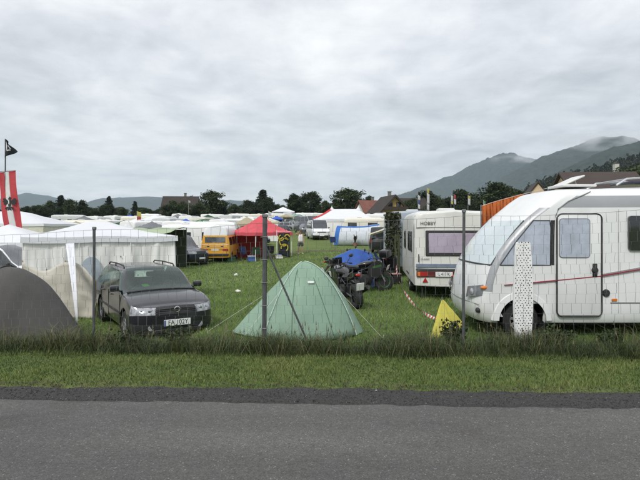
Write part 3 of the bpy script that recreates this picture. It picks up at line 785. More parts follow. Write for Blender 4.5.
# ---- caravan: a rounded box with windows, trim, lamps, wheels and a drawbar; its rear faces local -x
def make_caravan(name, label, loc, rz, L=5.0, W=2.15, H=2.5, body=None, group=None, low=0.42, stripe=None, detail=1, win=None, front_slope=0.35, curtains=None, cat='caravan'):
    t = thing(name, label, cat, loc, rz, group)
    w = W / 2; h = L / 2
    def ring(x, zl, zt, k=1.0, rr=.16):
        zs = [low, low + .02, low + .4, (low + zt) / 2, zt - rr * 2.2, zt - rr, zt - rr * .35, zt - .03, zt]
        ys = [w * .8, w * .985, w, w, w * .995, w * .965, w * .88, w * .5, 0]
        return [(x, y * k, z) for y, z in zip(ys, zs)]
    def cap(x, k, lean_t, zt=H - .06, rr=.16):
        r_ = ring(x, low, zt, k, rr); return [(p[0] + lean_t * max(0, (p[2] - 1.0)) / 1.4 * math.copysign(1, -x), p[1], p[2]) for p in r_]
    ks = [cap(-h, 0.0, .10), cap(-h + .004, .5, .10), cap(-h + .03, .93, .10), cap(-h + .12, 1.0, .10), ring(-h + .5, low, H), ring(0, low, H + .01), ring(h - .7, low, H - .01), cap(h - .14, 1.0, front_slope), cap(h - .04, .93, front_slope), cap(h, .5, front_slope), cap(h, 0.0, front_slope)]
    pr = loft(ks, 3 if detail else 2, 3 if detail else 2, {}, 'body')
    vehicle_parts(t, pr, {'body': body})
    dk = WGLASS
    ym = w + .004
    if win is None: win = [(-L * .28, .85), (L * .05, .7), (L * .30, .6)]
    for s in (1, -1):
        for (wx_, ww) in win:
            o = G().box((wx_, s * ym, 1.62), (ww, .035, .52), bev=.015).obj('side_window', dk, t)
            if detail: G().box((wx_, s * (ym - .004), 1.62), (ww + .07, .03, .59), bev=.012).obj('window_frame', PLASTIC, o)
        if stripe is not None: G().box((0, s * (w + .002), 1.05), (L * .94, .012, .16)).obj('side_stripe', stripe, t)
        wheel(t, -.15, s * (w - .14), .31, .18, ALU, n=16)
        G().box((-.15, s * (w - .01), .60), (.95, .03, .06), bev=.01).obj('wheel_trim', PLASTIC, t)
    G().box((h + .006 - (front_slope) * .45, 0, 1.65), (.03, W * .62, .55), (0, -math.atan(front_slope / 1.4), 0), bev=.012).obj('front_window', dk, t)
    G().tube([(h - .1, .5, .40), (h + 1.05, 0, .42), (h - .1, -.5, .40)], .035, 6).box((h + 1.12, 0, .46), (.22, .08, .09), bev=.02).obj('drawbar', STEEL, t)
    G().tube([(h + .75, 0, .02), (h + .75, 0, .55)], .025, 6).obj('jockey_wheel', STEEL, t)
    G().box((0, 0, low - .03), (L * .9, W * .78, .08)).obj('chassis', PLASTIC, t)
    G().box((-.6, 0, H + .045), (.5, .5, .08), bev=.03).obj('roof_hatch', mat('hatch_plastic', (.62, .62, .6), rough=.4, var=.05), t)
    return t

# ---- shelters
def fabric(name, col, **k):
    k.setdefault('rough', .85); k.setdefault('var', .08); k.setdefault('bump', .25); k.setdefault('bscale', 9); k.setdefault('spec', .2)
    return mat(name, col, **k)
def canopy_surface(g, w, d, ze, zp, sag=.06, n=10, ridge=0.0, val=.18):
    """hip roof cloth with slightly hollow slopes and a valance"""
    def f(u, v):
        x, y = (u - .5) * w, (v - .5) * d
        a = max(0, abs(x) - ridge / 2) / ((w - ridge) / 2); b = abs(y) / (d / 2); m = max(a, b)
        z = zp + (ze - zp) * m - sag * math.sin(math.pi * m) - .025 * math.sin(math.pi * min(1, (1 - abs(a - b)))) * m
        return (x, y, z + .008 * mnoise.noise(Vector((x * 2.5, y * 2.5, zp))))
    g.grid(f, n * 2, n * 2)
    c = [(-w / 2, -d / 2), (w / 2, -d / 2), (w / 2, d / 2), (-w / 2, d / 2)]
    for i in range(4):
        a, b = c[i], c[(i + 1) % 4]
        m = 16
        for k in range(m):
            t0, t1 = k / m, (k + 1) / m
            p0 = (a[0] + (b[0] - a[0]) * t0, a[1] + (b[1] - a[1]) * t0); p1 = (a[0] + (b[0] - a[0]) * t1, a[1] + (b[1] - a[1]) * t1)
            z0, z1 = f(p0[0] / w + .5, p0[1] / d + .5)[2], f(p1[0] / w + .5, p1[1] / d + .5)[2]
            g.add([(*p0, z0), (*p1, z1), (p1[0] * 1.004, p1[1] * 1.004, z1 - val), (p0[0] * 1.004, p0[1] * 1.004, z0 - val)], [(0, 1, 2, 3)])
    return g
def cloth_wall(g, a, b, z0, z1, n=24, m=8, wav=.03, seed=0, z0b=None, z1b=None, fold=5.0):
    """hanging cloth between two points, gently folded"""
    a, b = Vector((*a, 0)), Vector((*b, 0)); d = b - a; nn = Vector((-d.y, d.x, 0)).normalized()
    z0b = z0 if z0b is None else z0b; z1b = z1 if z1b is None else z1b
    def f(u, v):
        p = a + d * u; zt = z1 + (z1b - z1) * u; zb = z0 + (z0b - z0) * u
        o = wav * (mnoise.noise(Vector((u * fold, v * 1.3, seed))) * 1.2 + .5 * mnoise.noise(Vector((u * fold * 3.1, v * 2.2 + seed, 7)))) * (0.35 + 1.0 * (1 - abs(2 * v - 1)))
        q = p + nn * o; return (q.x, q.y, zb + (zt - zb) * v)
    return g.grid(f, n, m)
def solid(o, t=.006):
    md = o.modifiers.new('thickness', 'SOLIDIFY'); md.thickness = t; md.offset = 0
    return o
# ================================================================== NEAR THINGS
# ---- wire fence along the verge
FV = 8.0
def fy(x): return FV - TILT * x
def ftop(x): return 1.96 + 0.036 * (x + 5.0)
POSTM = mat('post_steel', (.085, .088, .092), rough=.6, metal=.3, var=.25, scale=10)
fence = thing('wire_fence', 'grey wire mesh fence on thin metal posts between verge and camping field', 'fence', (0, FV, gz(0, FV)))
F0 = Vector((0, FV, gz(0, FV)))
def fl(p): return tuple(Vector(p) - F0)
POSTS = [(-6.75, .024, 0), (-3.62, .022, 0.0), (-0.88, .036, .10), (2.22, .023, .06), (5.2, .024, 0)]
for (x, r_, ex) in POSTS:
    y = fy(x); zt = ftop(x) + ex + .02
    g = G().tube([fl((x, y, gz(x, y) - .2)), fl((x + .012, y, zt))], r_, 8)
    po = g.obj('post', POSTM, fence)
    G().box(fl((x + .012, y, zt)), (r_ * 2.5, r_ * 2.5, .05), bev=.008).obj('cap', STEEL, po)
    if r_ > .03:
        for k in range(5): G().tube([fl((x - r_ - .02, y - r_, .45 + k * .36)), fl((x + r_ + .03, y - r_, .46 + k * .36))], .006, 5).obj('clip', STEEL, po)
bx = -0.88
G().tube([fl((bx + .03, fy(bx) + .03, 1.72)), fl((-.10, fy(-.1) + .10, gz(-.1, fy(-.1)) - .1))], .016, 7).obj('brace', POSTM, fence)
WIRE = mat('fence_wire', (.135, .14, .145), rough=.6, metal=.3, var=.2, scale=30)
NROW = 15
def wire_pt(x, k):
    y = fy(x) - .03 + .05 * mnoise.noise(Vector((x * .8, k * .25, 3)))
    base = gz(x, fy(x)) + .02
    t = k / (NROW - 1)
    # the netting sags a little between the posts
    xs_ = [p[0] for p in POSTS]; s = 0
    for a, b in zip(xs_, xs_[1:]):
        if a <= x <= b: s = math.sin(math.pi * (x - a) / (b - a))
    z = base + (ftop(x) - base) * t - .035 * s * t + .016 * mnoise.noise(Vector((x * 1.3, k * .7, 9))) + .006 * mnoise.noise(Vector((x * 4.3, k * 1.7, 9)))
    return (x, y, z)
X0, X1 = -6.75, 5.2
for k in range(NROW):
    thick = .0006 if 0 < k < NROW - 1 else .0022
    G().tube([fl(wire_pt(x, k)) for x in np.linspace(X0, X1, 60)], thick, 4).obj('wire', WIRE, fence)
g = G(); SP = .145
for k in range(NROW - 1):
    x = X0 + (SP / 2 if k % 2 else .02)
    while x < X1:
        x += rng.uniform(-.012, .012); a, b = wire_pt(x, k), wire_pt(x + rng.uniform(-.010, .010), k + 1)
        m_ = ((a[0] + b[0]) / 2 + rng.uniform(-.004, .004), (a[1] + b[1]) / 2, (a[2] + b[2]) / 2)
        g.tube([fl(a), fl(m_), fl(b)], rng.uniform(.0019, .0029), 3, cap=False)
        x += SP
o = g.obj('mesh_stays', WIRE, fence, recalc=False); o['kind'] = 'stuff'

# ---- dark estate car
PAINT_D = mat('charcoal_paint', (.022, .023, .028), rough=.32, var=.12, scale=2, metal=.35, coat=.7, dirt=.03)
def see_glass(name, tint):
    m = bpy.data.materials.new(name); m.use_nodes = True; N, L = m.node_tree.nodes, m.node_tree.links; N.clear()
    out = N.new('ShaderNodeOutputMaterial'); tr = N.new('ShaderNodeBsdfTransparent'); gl = N.new('ShaderNodeBsdfGlossy'); fr = N.new('ShaderNodeFresnel'); mx = N.new('ShaderNodeMixShader')
    tc = N.new('ShaderNodeTexCoord'); nz = N.new('ShaderNodeTexNoise'); nz.inputs['Scale'].default_value = 4; L.new(tc.outputs['Object'], nz.inputs['Vector'])
    rp = N.new('ShaderNodeValToRGB'); rp.color_ramp.elements[0].color = (*[c * .9 for c in tint], 1); rp.color_ramp.elements[1].color = (*tint, 1); L.new(nz.outputs['Fac'], rp.inputs[0]); L.new(rp.outputs[0], tr.inputs['Color'])
    gl.inputs['Roughness'].default_value = .03; fr.inputs['IOR'].default_value = 1.85; gl.inputs['Color'].default_value = (.86, 1.0, .94, 1)
    L.new(fr.outputs[0], mx.inputs[0]); L.new(tr.outputs[0], mx.inputs[1]); L.new(gl.outputs[0], mx.inputs[2]); L.new(mx.outputs[0], out.inputs['Surface'])
    MATS[name] = m; return m
def cabin(t):
    dk = fabric('seat_grey', (.16, .165, .165), var=.15, scale=8)
    G().box((.62, 0, .84), (.50, 1.36, .16), (0, .12, 0), .05, 2).obj('dashboard', PLASTIC, t)
    G().lathe([(.17, -.012), (.185, 0), (.17, .012)], 20, 'x', (0, 0, 0)).obj('steering_wheel', PLASTIC, t).location = (.30, .36, .92)
    for s in (1, -1):
        st = G().box((-.05, s * .36, .52), (.52, .50, .16), (0, -.1, 0), .05, 2).box((-.34, s * .36, .84), (.14, .48, .62), (0, -.22, 0), .06, 2).obj('front_seat', dk, t)
        G().box((-.44, s * .36, 1.22), (.09, .26, .17), (0, -.15, 0), .04, 2).obj('headrest', dk, st)
    rs = G().box((-.95, 0, .52), (.50, 1.25, .16), bev=.05, seg=2).box((-1.22, 0, .80), (.14, 1.25, .52), (0, -.2, 0), .06, 2).obj('rear_seat', dk, t)
    for s in (1, -1): G().box((-1.30, s * .38, 1.12), (.08, .24, .13), bev=.03, seg=2).obj('headrest', dk, rs)
    G().box((-.3, 0, .36), (2.6, 1.45, .06)).obj('cabin_floor', PLASTIC, t)
def estate_car():
    x, y = -4.06, 12.12
    t = thing('estate_car', 'dark grey estate car with roof rails parked beside the white pavilion', 'car', (x, y, gz(x, y) - .01), math.atan2(-.84, .545))
    L, W = 4.29, 1.71; h = L / 2
    ks = car_keys(L, W, .19, .93, 1.43, .955, 1.02, .20, -1.80, .735, tail_z=.80, hatch=.10, pill=[-.30, -.38, -1.18, -1.27])
    S = len(ks)
    cells = {'windscreen': [(5, 6, 6, 8)], 'side_glass': [(5, 7, 4, 5), (8, 9, 4, 5), (10, 11, 4, 5)], 'rear_window': [(11, 12, 6, 8)], 'headlight': [(1, 3, 3, 4)], 'grille': [(0, 1, 3, 4)], 'bumper': [(0, 3, 0, 2)], 'bonnet': [(3, 5, 5, 8)], 'tail_lamp': [(S - 4, S - 3, 3, 5)]}
    pr = loft(ks, 6, 5, cells, 'body', [(1.29, .31, .365), (-1.33, .31, .365)])
    ws = see_glass('car_windscreen', (.80, .92, .86)); sg_ = see_glass('car_side_glass', (.40, .46, .44))
    M = {'body': PAINT_D, 'bonnet': PAINT_D, 'windscreen': ws, 'side_glass': sg_, 'rear_window': ws, 'headlight': LAMP_CLEAR, 'grille': PLASTIC, 'bumper': mat('bumper_grey', (.030, .031, .034), rough=.5, var=.15), 'tail_lamp': LAMP_RED}
    md = vehicle_parts(t, pr, M)
    for xx in (1.29, -1.33):
        for s in (1, -1):
            wheel(t, xx, s * (W / 2 - .11), .305, .195, ALU)
            G().lathe([(.36, s * .45), (.36, s * (W / 2 - .01))], 28, 'y', (xx, 0, .31)).obj('wheel_well', PLASTIC, t)
    for s in (1, -1):      # roof rails
        G().tube([(.05, s * .575, 1.405), (-.05, s * .575, 1.455), (-.9, s * .57, 1.47), (-1.62, s * .565, 1.45), (-1.74, s * .56, 1.39)], .017, 7).tube([(-.9, s * .57, 1.40), (-.9, s * .57, 1.47)], .015, 6).obj('roof_rail', PLASTIC, t)
        G().tube([(h - .10, s * .50, .34), (h - .06, s * .50, .34)], .06, 12).obj('fog_lamp', LAMP_CLEAR, t)
        for (xa, zz) in ((-.02, .82), (-.98, .83)): G().box((xa, s * (W / 2 + .012), zz), (.17, .03, .028), bev=.01).obj('door_handle', PAINT_D, t)
        G().box((-.2, s * (W / 2 + .004), .52), (2.3, .018, .05), bev=.006).obj('rubbing_strip', PLASTIC, t)
        for xx in (.92, -.30, -1.18): G().box((xx, s * (W / 2 - .004), .60), (.012, .016, .60)).obj('door_gap', INK, t)
        g = G(); g.tube([(.86, s * .42 - .25, .985), (.62, s * .30 - .1, 1.085)], .010, 5); g.obj('wiper', PLASTIC, t)
        b = md['headlight']
    mirror_pair(t, .72, W / 2 - .03, 1.0, PAINT_D, (.11, .19, .13))
    for k in range(3): G().box((h - .035, 0, .635 + k * .038), (.03, .86, .010), bev=.003).obj('grille_bar', mat('grille_grey', (.05, .05, .052), rough=.4), t)
    e = G().lathe([(.052, -.006), (.062, 0), (.052, .006)], 20, 'x', (h + .012, 0, .69)).box((h + .014, 0, .69), (.008, .17, .012)).obj('emblem', CHROME, t)
    pl = G().box((h + .028, 0, .43), (.016, .54, .125), bev=.004).obj('number_plate', PLATE, t)
    G().box((h + .037, -.252, .43), (.004, .03, .115)).obj('plate_band', mat('plate_blue', (.03, .06, .30), rough=.5), pl)
    text_mesh('FA 102Y', .135, INK, 'plate_letters', pl, (h + .0375, .012, .43), (R(90), 0, R(90)), sx=.86)
    G().box((h + .014, 0, .27), (.03, .9, .07), bev=.01).obj('air_intake', INK, t)
    G().box((0, 0, .24), (3.4, 1.3, .12)).obj('underbody', PLASTIC, t)
    G().tube([(1.06, -.74, .955), (1.03, -.4, .975), (1.04, 0, .985), (1.03, .4, .975), (1.06, .74, .955)], .016, 6).obj('windscreen_seal', PLASTIC, t)
    cabin(t)
    for s in (1, -1):
        for yy, q in ((.50, .050), (.64, .042)): G().lathe([(.001, .012), (q * .6, .008), (q, 0)], 14, 'x', (h - .085 - (yy - .5) * .55, s * yy, .672)).obj('lamp_reflector', CHROME, md['headlight'])
    # cabin seen through the glass edge: dashboard papers
    G().box((.78, -.28, 1.058), (.10, .16, .004), (0, R(26), .3)).obj('sticker', mat('green_sticker', (.15, .45, .08), rough=.5), t)
    return t
estate_car()

# ---- green two-pole tent
def green_tent():
    Y = 10.05; px0 = 303; x0 = wx(px0, Y)
    t = thing('ridge_tent', 'pale green two-pole tent pitched on the grass behind the thick fence post', 'tent', (x0, Y, gz(x0, Y)))
    H = 1.37
    def foot(a):
        c, s = math.cos(a), math.sin(a)
        rx = 1.18 if c > 0 else 1.42; ry = .95 if s < 0 else .95
        p = 1.8 if c > 0 else 1.3
        return (abs(c / rx) ** p + abs(s / ry) ** p) ** (-1 / p)
    def surf(a, q):
        r_ = foot(a) * q; c = math.cos(a)
        p = 1.95 * (1 - max(0, -c) ** 2) + 1.22 * max(0, -c) ** 2
        z = H * (1 - q ** p)
        pan = .045 * math.sin(4 * a + 1.0) * q * (1 - q) * 4
        return (math.cos(a) * r_ * (1 - pan), math.sin(a) * r_ * (1 - pan), max(z, 0) + (.016 * mnoise.noise(Vector((math.cos(a) * r_ * 4, math.sin(a) * r_ * 4, 2))) + .045 * abs(mnoise.noise(Vector((a * 5, q * 1.5, 7)))) + .03 * mnoise.noise(Vector((a * 2, q * 5, 17))) * (1 - q)) * q)
    GT_ = fabric('green_nylon', (.35, .50, .39), var=.09, scale=2.2, rough=.5, bump=.9, bscale=3.5, trans=.40)
    LT_ = fabric('pale_green_nylon', (.36, .50, .40), var=.06, scale=3, rough=.5, trans=.3)
    a0, a1 = R(222), R(338)      # the door panel facing the road
    def panel(b0, b1, n, m): return G().grid(lambda u, v: surf(b0 + (b1 - b0) * u, .0 + v), n, m)
    panel(a1, a0 + 2 * math.pi, 44, 20).obj('flysheet', GT_, t, smooth=60)
    panel(a0, a1, 24, 20).obj('door_panel', LT_ if False else GT_, t, smooth=60)
    for b in (a0, a1, a0 - math.pi, a1 - math.pi):
        pts = [surf(b, q) for q in np.linspace(.04, 1.0, 22)]
        G().tube([(p[0] * 1.004, p[1] * 1.004, p[2] + .012) for p in pts], .010, 6).obj('pole_sleeve', fabric('sleeve_white', (.42, .52, .45)), t)
    for (b, q0, q1) in ((R(252), .30, .97), (R(300), .45, .98)):
        G().tube([(lambda p: (p[0], p[1] - .006, p[2] + .006))(surf(b + .25 * (q - .5), q)) for q in np.linspace(q0, q1, 14)], .006, 5).obj('zip', fabric('zip_green', (.10, .17, .12)), t)
    for b in (R(180), R(0), R(250), R(310), R(120), R(60)):
        p = surf(b, 1.0); d = Vector((math.cos(b), math.sin(b), 0))
        G().tube([Vector(p) + d * .0, Vector(p) + d * .09 + Vector((0, 0, -.015)), Vector(p) + d * .10 + Vector((0, 0, .03))], .006, 5).obj('peg', STEEL, t)
    for b, ln in ((R(222), .55), (R(338), .5), (R(180), .45)):
        p = Vector(surf(b, .55)); d = Vector((math.cos(b), math.sin(b), 0)); e_ = Vector(surf(b, 1.0)) + d * ln; e_.z = 0
        G().tube([p + Vector((0, 0, .01)), e_], .0025, 4).tube([e_ + Vector((0, 0, -.05)), e_ + Vector((0, 0, .06)) + d * .03], .005, 4).obj('guy_line', fabric('guy_white', (.6, .6, .58)), t)
    pv = surf(R(290), .52)
    G().box((pv[0], pv[1] - .02, pv[2] + .01), (.12, .02, .05), (R(-35), 0, 0), .008).obj('vent', fabric('vent_white', (.6, .64, .6)), t)
    solid(bpy.data.objects[t.children[0].name], .003)
green_tent()

# ---- grey tunnel tent leaning into the frame
def grey_tent():
    x0, y0 = -6.6, 10.15
    t = thing('tunnel_tent', 'large dark grey tunnel tent sloping down towards the estate car', 'tent', (x0, y0, gz(x0, y0)))
    top = [(-9.2, .0), (-8.9, .55), (-8.3, 1.28), (-7.4, 1.58), (-6.5, 1.60), (-6.1, 1.54), (-5.86, 1.42), (-5.55, 1.10), (-5.28, .76), (-5.05, .45), (-4.85, .17), (-4.76, 0.0)]
    tx, tz = [p[0] for p in top], [p[1] for p in top]
    q = np.linspace(tx[0], tx[-1], 61); hz = pchip(tx, np.array(tz), q)
    def f(u, v):
        i = u * 60; k = min(59, int(i)); fr = i - k
        x = q[k] + (q[k + 1] - q[k]) * fr; H = hz[k] + (hz[k + 1] - hz[k]) * fr
        a = math.pi * v; d = 1.12 * (0.30 + 0.70 * min(1, H / 1.3))
        w = .05 * mnoise.noise(Vector((x * 2.1, v * 4, 5))) + .035 * abs(mnoise.noise(Vector((x * 5 + v * 3, v * 1.5, 8))))
        return (x - x0, -math.cos(a) * (d + w), max(0, H) * math.sin(a) ** .72 + w * .4 * math.sin(a))
    m = fabric('grey_tent_cloth', (.085, .081, .076), var=.10, scale=1.2, rough=.7, bump=.9, bscale=2.5)
    solid(G().grid(f, 90, 40).obj('flysheet', m, t, smooth=70), .004)
    for xx in (-8.2, -6.25): 
        u = (xx - tx[0]) / (tx[-1] - tx[0])
        G().tube([Vector(f(u, v)) * 1.003 + Vector((0, 0, .008)) for v in np.linspace(.01, .99, 24)], .014, 6).obj('pole_sleeve', fabric('sleeve_grey', (.05, .05, .05)), t)
    ends = [f(.955, .12), f(.99, .5)]
    for p in ends: G().tube([p, (p[0] + .30, p[1] - .12, 0.0)], .004, 4).obj('guy_line', fabric('guy_white', (.6, .6, .58)), t)
    G().grid(lambda u, v: (f(.30 + .66 * u, .0)[0], f(.30 + .66 * u, .0)[1] - .10 * v, .02 - .015 * v), 20, 1).obj('mud_flap', mat('flap_black', (.02, .02, .02), rough=.8), t)
grey_tent()

# ---- beige windbreak between the tent and the pavilion
def windbreak():
    Y = 12.95; a = wx(22, Y); b = wx(95, Y); xm = (a + b) / 2
    t = thing('windbreak', 'sagging beige cloth windbreak strung in front of the white pavilion', 'windbreak', (xm, Y, gz(xm, Y)))
    topk = [(22, 262), (32, 268), (42, 271), (50, 269.5), (58, 265), (66, 262), (74, 262.5), (82, 267), (90, 275), (95, 281)]
    pp = np.array(topk, float)
    def f(u, v):
        px = 22 + 73 * u; zt = CZ - (float(pchip(pp[:, 0], pp[:, 1], np.array([px]))[0]) - HY) / F * Y - gz(xm, Y)
        x = wx(px, Y) - xm; y = .07 * math.sin(u * 9) * (1 - .4 * v) + .05 * mnoise.noise(Vector((u * 7, v * 3, 1))) + .025 * mnoise.noise(Vector((u * 4, v * 14, 4)))
        return (x, y, zt * v)
    solid(G().grid(f, 50, 18).obj('cloth', fabric('beige_cloth', (.60, .57, .50), var=.07, scale=2, bump=.6, bscale=4, dirt=.15, trans=.15), t, smooth=70), .005)
    for u in (0.0, .32, .60, 1.0):
        p = f(u, 1.0); G().tube([(p[0], p[1] + .03, -.1), (p[0], p[1] + .03, p[2] + .04)], .014, 6).obj('pole', mat('pale_wood', (.36, .27, .16), var=.2, rough=.7), t)
windbreak()

# ---- white pavilion
WHITE_CLOTH = fabric('white_canopy', (.80, .81, .84), var=.03, scale=1.5, rough=.75, bump=.35, bscale=4, trans=.25)
WALL_CLOTH = fabric('offwhite_wall', (.80, .80, .77), var=.04, scale=1.6, bump=.7, bscale=3, trans=.06, dirt=.08)
def white_pavilion():
    A = Vector((-8.15, 14.0, 0)); d = Vector((.864, .503, 0)); n = Vector((-.503, .864, 0)); L, D = 4.15, 3.1
    c = A + d * L / 2 + n * D / 2; z0 = gz(c.x, c.y)
    t = thing('party_pavilion', 'white party pavilion with closed cloth walls behind the dark estate car', 'pavilion', (c.x, c.y, z0), math.atan2(d.y, d.x))
    ze = 1.62 - z0 + .16; zp = 2.24 - z0
    canopy_surface(G(), L + .12, D + .12, ze, zp, sag=.07, n=12, ridge=.55, val=.17).obj('canopy', WHITE_CLOTH, t, smooth=60)
    hw, hd = L / 2, D / 2
    solid(cloth_wall(G(), (-hw, -hd), (hw, -hd), 0.02, ze - .02, n=90, m=20, wav=.09, seed=1, fold=11).obj('wall', WALL_CLOTH, t, smooth=70), .004)
    cloth_wall(G(), (hw, -hd), (hw, hd), 0.02, ze - .02, n=30, m=10, wav=.05, seed=2).obj('wall', WALL_CLOTH, t, smooth=70)
    cloth_wall(G(), (hw, hd), (-hw, hd), 0.02, ze - .02, n=30, m=10, wav=.05, seed=3).obj('wall', WALL_CLOTH, t, smooth=70)
    cloth_wall(G(), (-hw, hd), (-hw, -hd), 0.02, ze - .02, n=30, m=10, wav=.05, seed=4).obj('wall', WALL_CLOTH, t, smooth=70)
    for sx in (-1, 1):
        for sy in (-1, 1): G().tube([(sx * (hw - .05), sy * (hd - .05), -.05), (sx * (hw - .05), sy * (hd - .05), ze - .05)], .022, 6).obj('leg', mat('white_metal', (.7, .7, .7), rough=.5), t)
    # arched clear windows in the front wall
    cw = mat('clear_pvc', (.42, .48, .53), rough=.15, var=.12, scale=3, coat=.5)
    for (ux, ww, hh) in ((-.93, .32, .30), (-.36, .56, .38)):
        g = G(); pts = [(ww / 2 * math.cos(a), hh * math.sin(a)) for a in np.linspace(0, math.pi, 16)]
        g.prism([(ux + p[0], 1.12 + p[1]) for p in pts] + [(ux - ww / 2, .55), (ux + ww / 2, .55)], 'y', -hd - .065, -hd - .05)
        g.obj('window', cw, t)
    # a few dirt marks and stitched seams
    for k in range(9):
        u = -hw + L * (k + .5) / 9 + rng.uniform(-.1, .1); zz = rng.uniform(.9, 1.5)
        G().box((u, -hd - .055, zz), (.035, .004, .05), (0, rng.uniform(-1, 1), 0)).obj('patch', mat('wall_mark', (.22, .22, .20), rough=.9), t) if 4 < k else None
    for u in (-hw * .33, hw * .35): G().tube([(u, -hd - .052, .05), (u, -hd - .052, ze - .1)], .012, 5).obj('seam', fabric('seam_white', (.75, .75, .72)), t)
    # loose flap staked out towards the grass
    M = Matrix.Translation(Vector((c.x, c.y, z0))) @ Matrix.Rotation(math.atan2(d.y, d.x), 4, 'Z'); Mi = M.inverted()
    a1 = Vector((wx(65.5, 13.9), 13.9, 1.60)); a2 = Vector((wx(74, 14.2), 14.2, 1.60)); b1 = Vector((wx(76.5, 11.78), 11.78, -.22)); b2 = Vector((wx(78.2, 11.78), 11.78, -.22))
    def ff(u, v):
        t0, t1 = a1.lerp(a2, u), b1.lerp(b2, u); mid = Vector((t0.x * .3 + t1.x * .7, 11.9, 1.25)); mid.x = wx(68.5 + 7 * u, 11.9); p = t0 * (1 - v) ** 2 + mid * 2 * v * (1 - v) + t1 * v * v; p = p + Vector((.02 * math.sin(u * 9) * (1 - v), 0, 0)); return tuple(Mi @ p)
    solid(G().grid(ff, 8, 16).obj('door_flap', WHITE_CLOTH, t, smooth=70), .003)
white_pavilion()

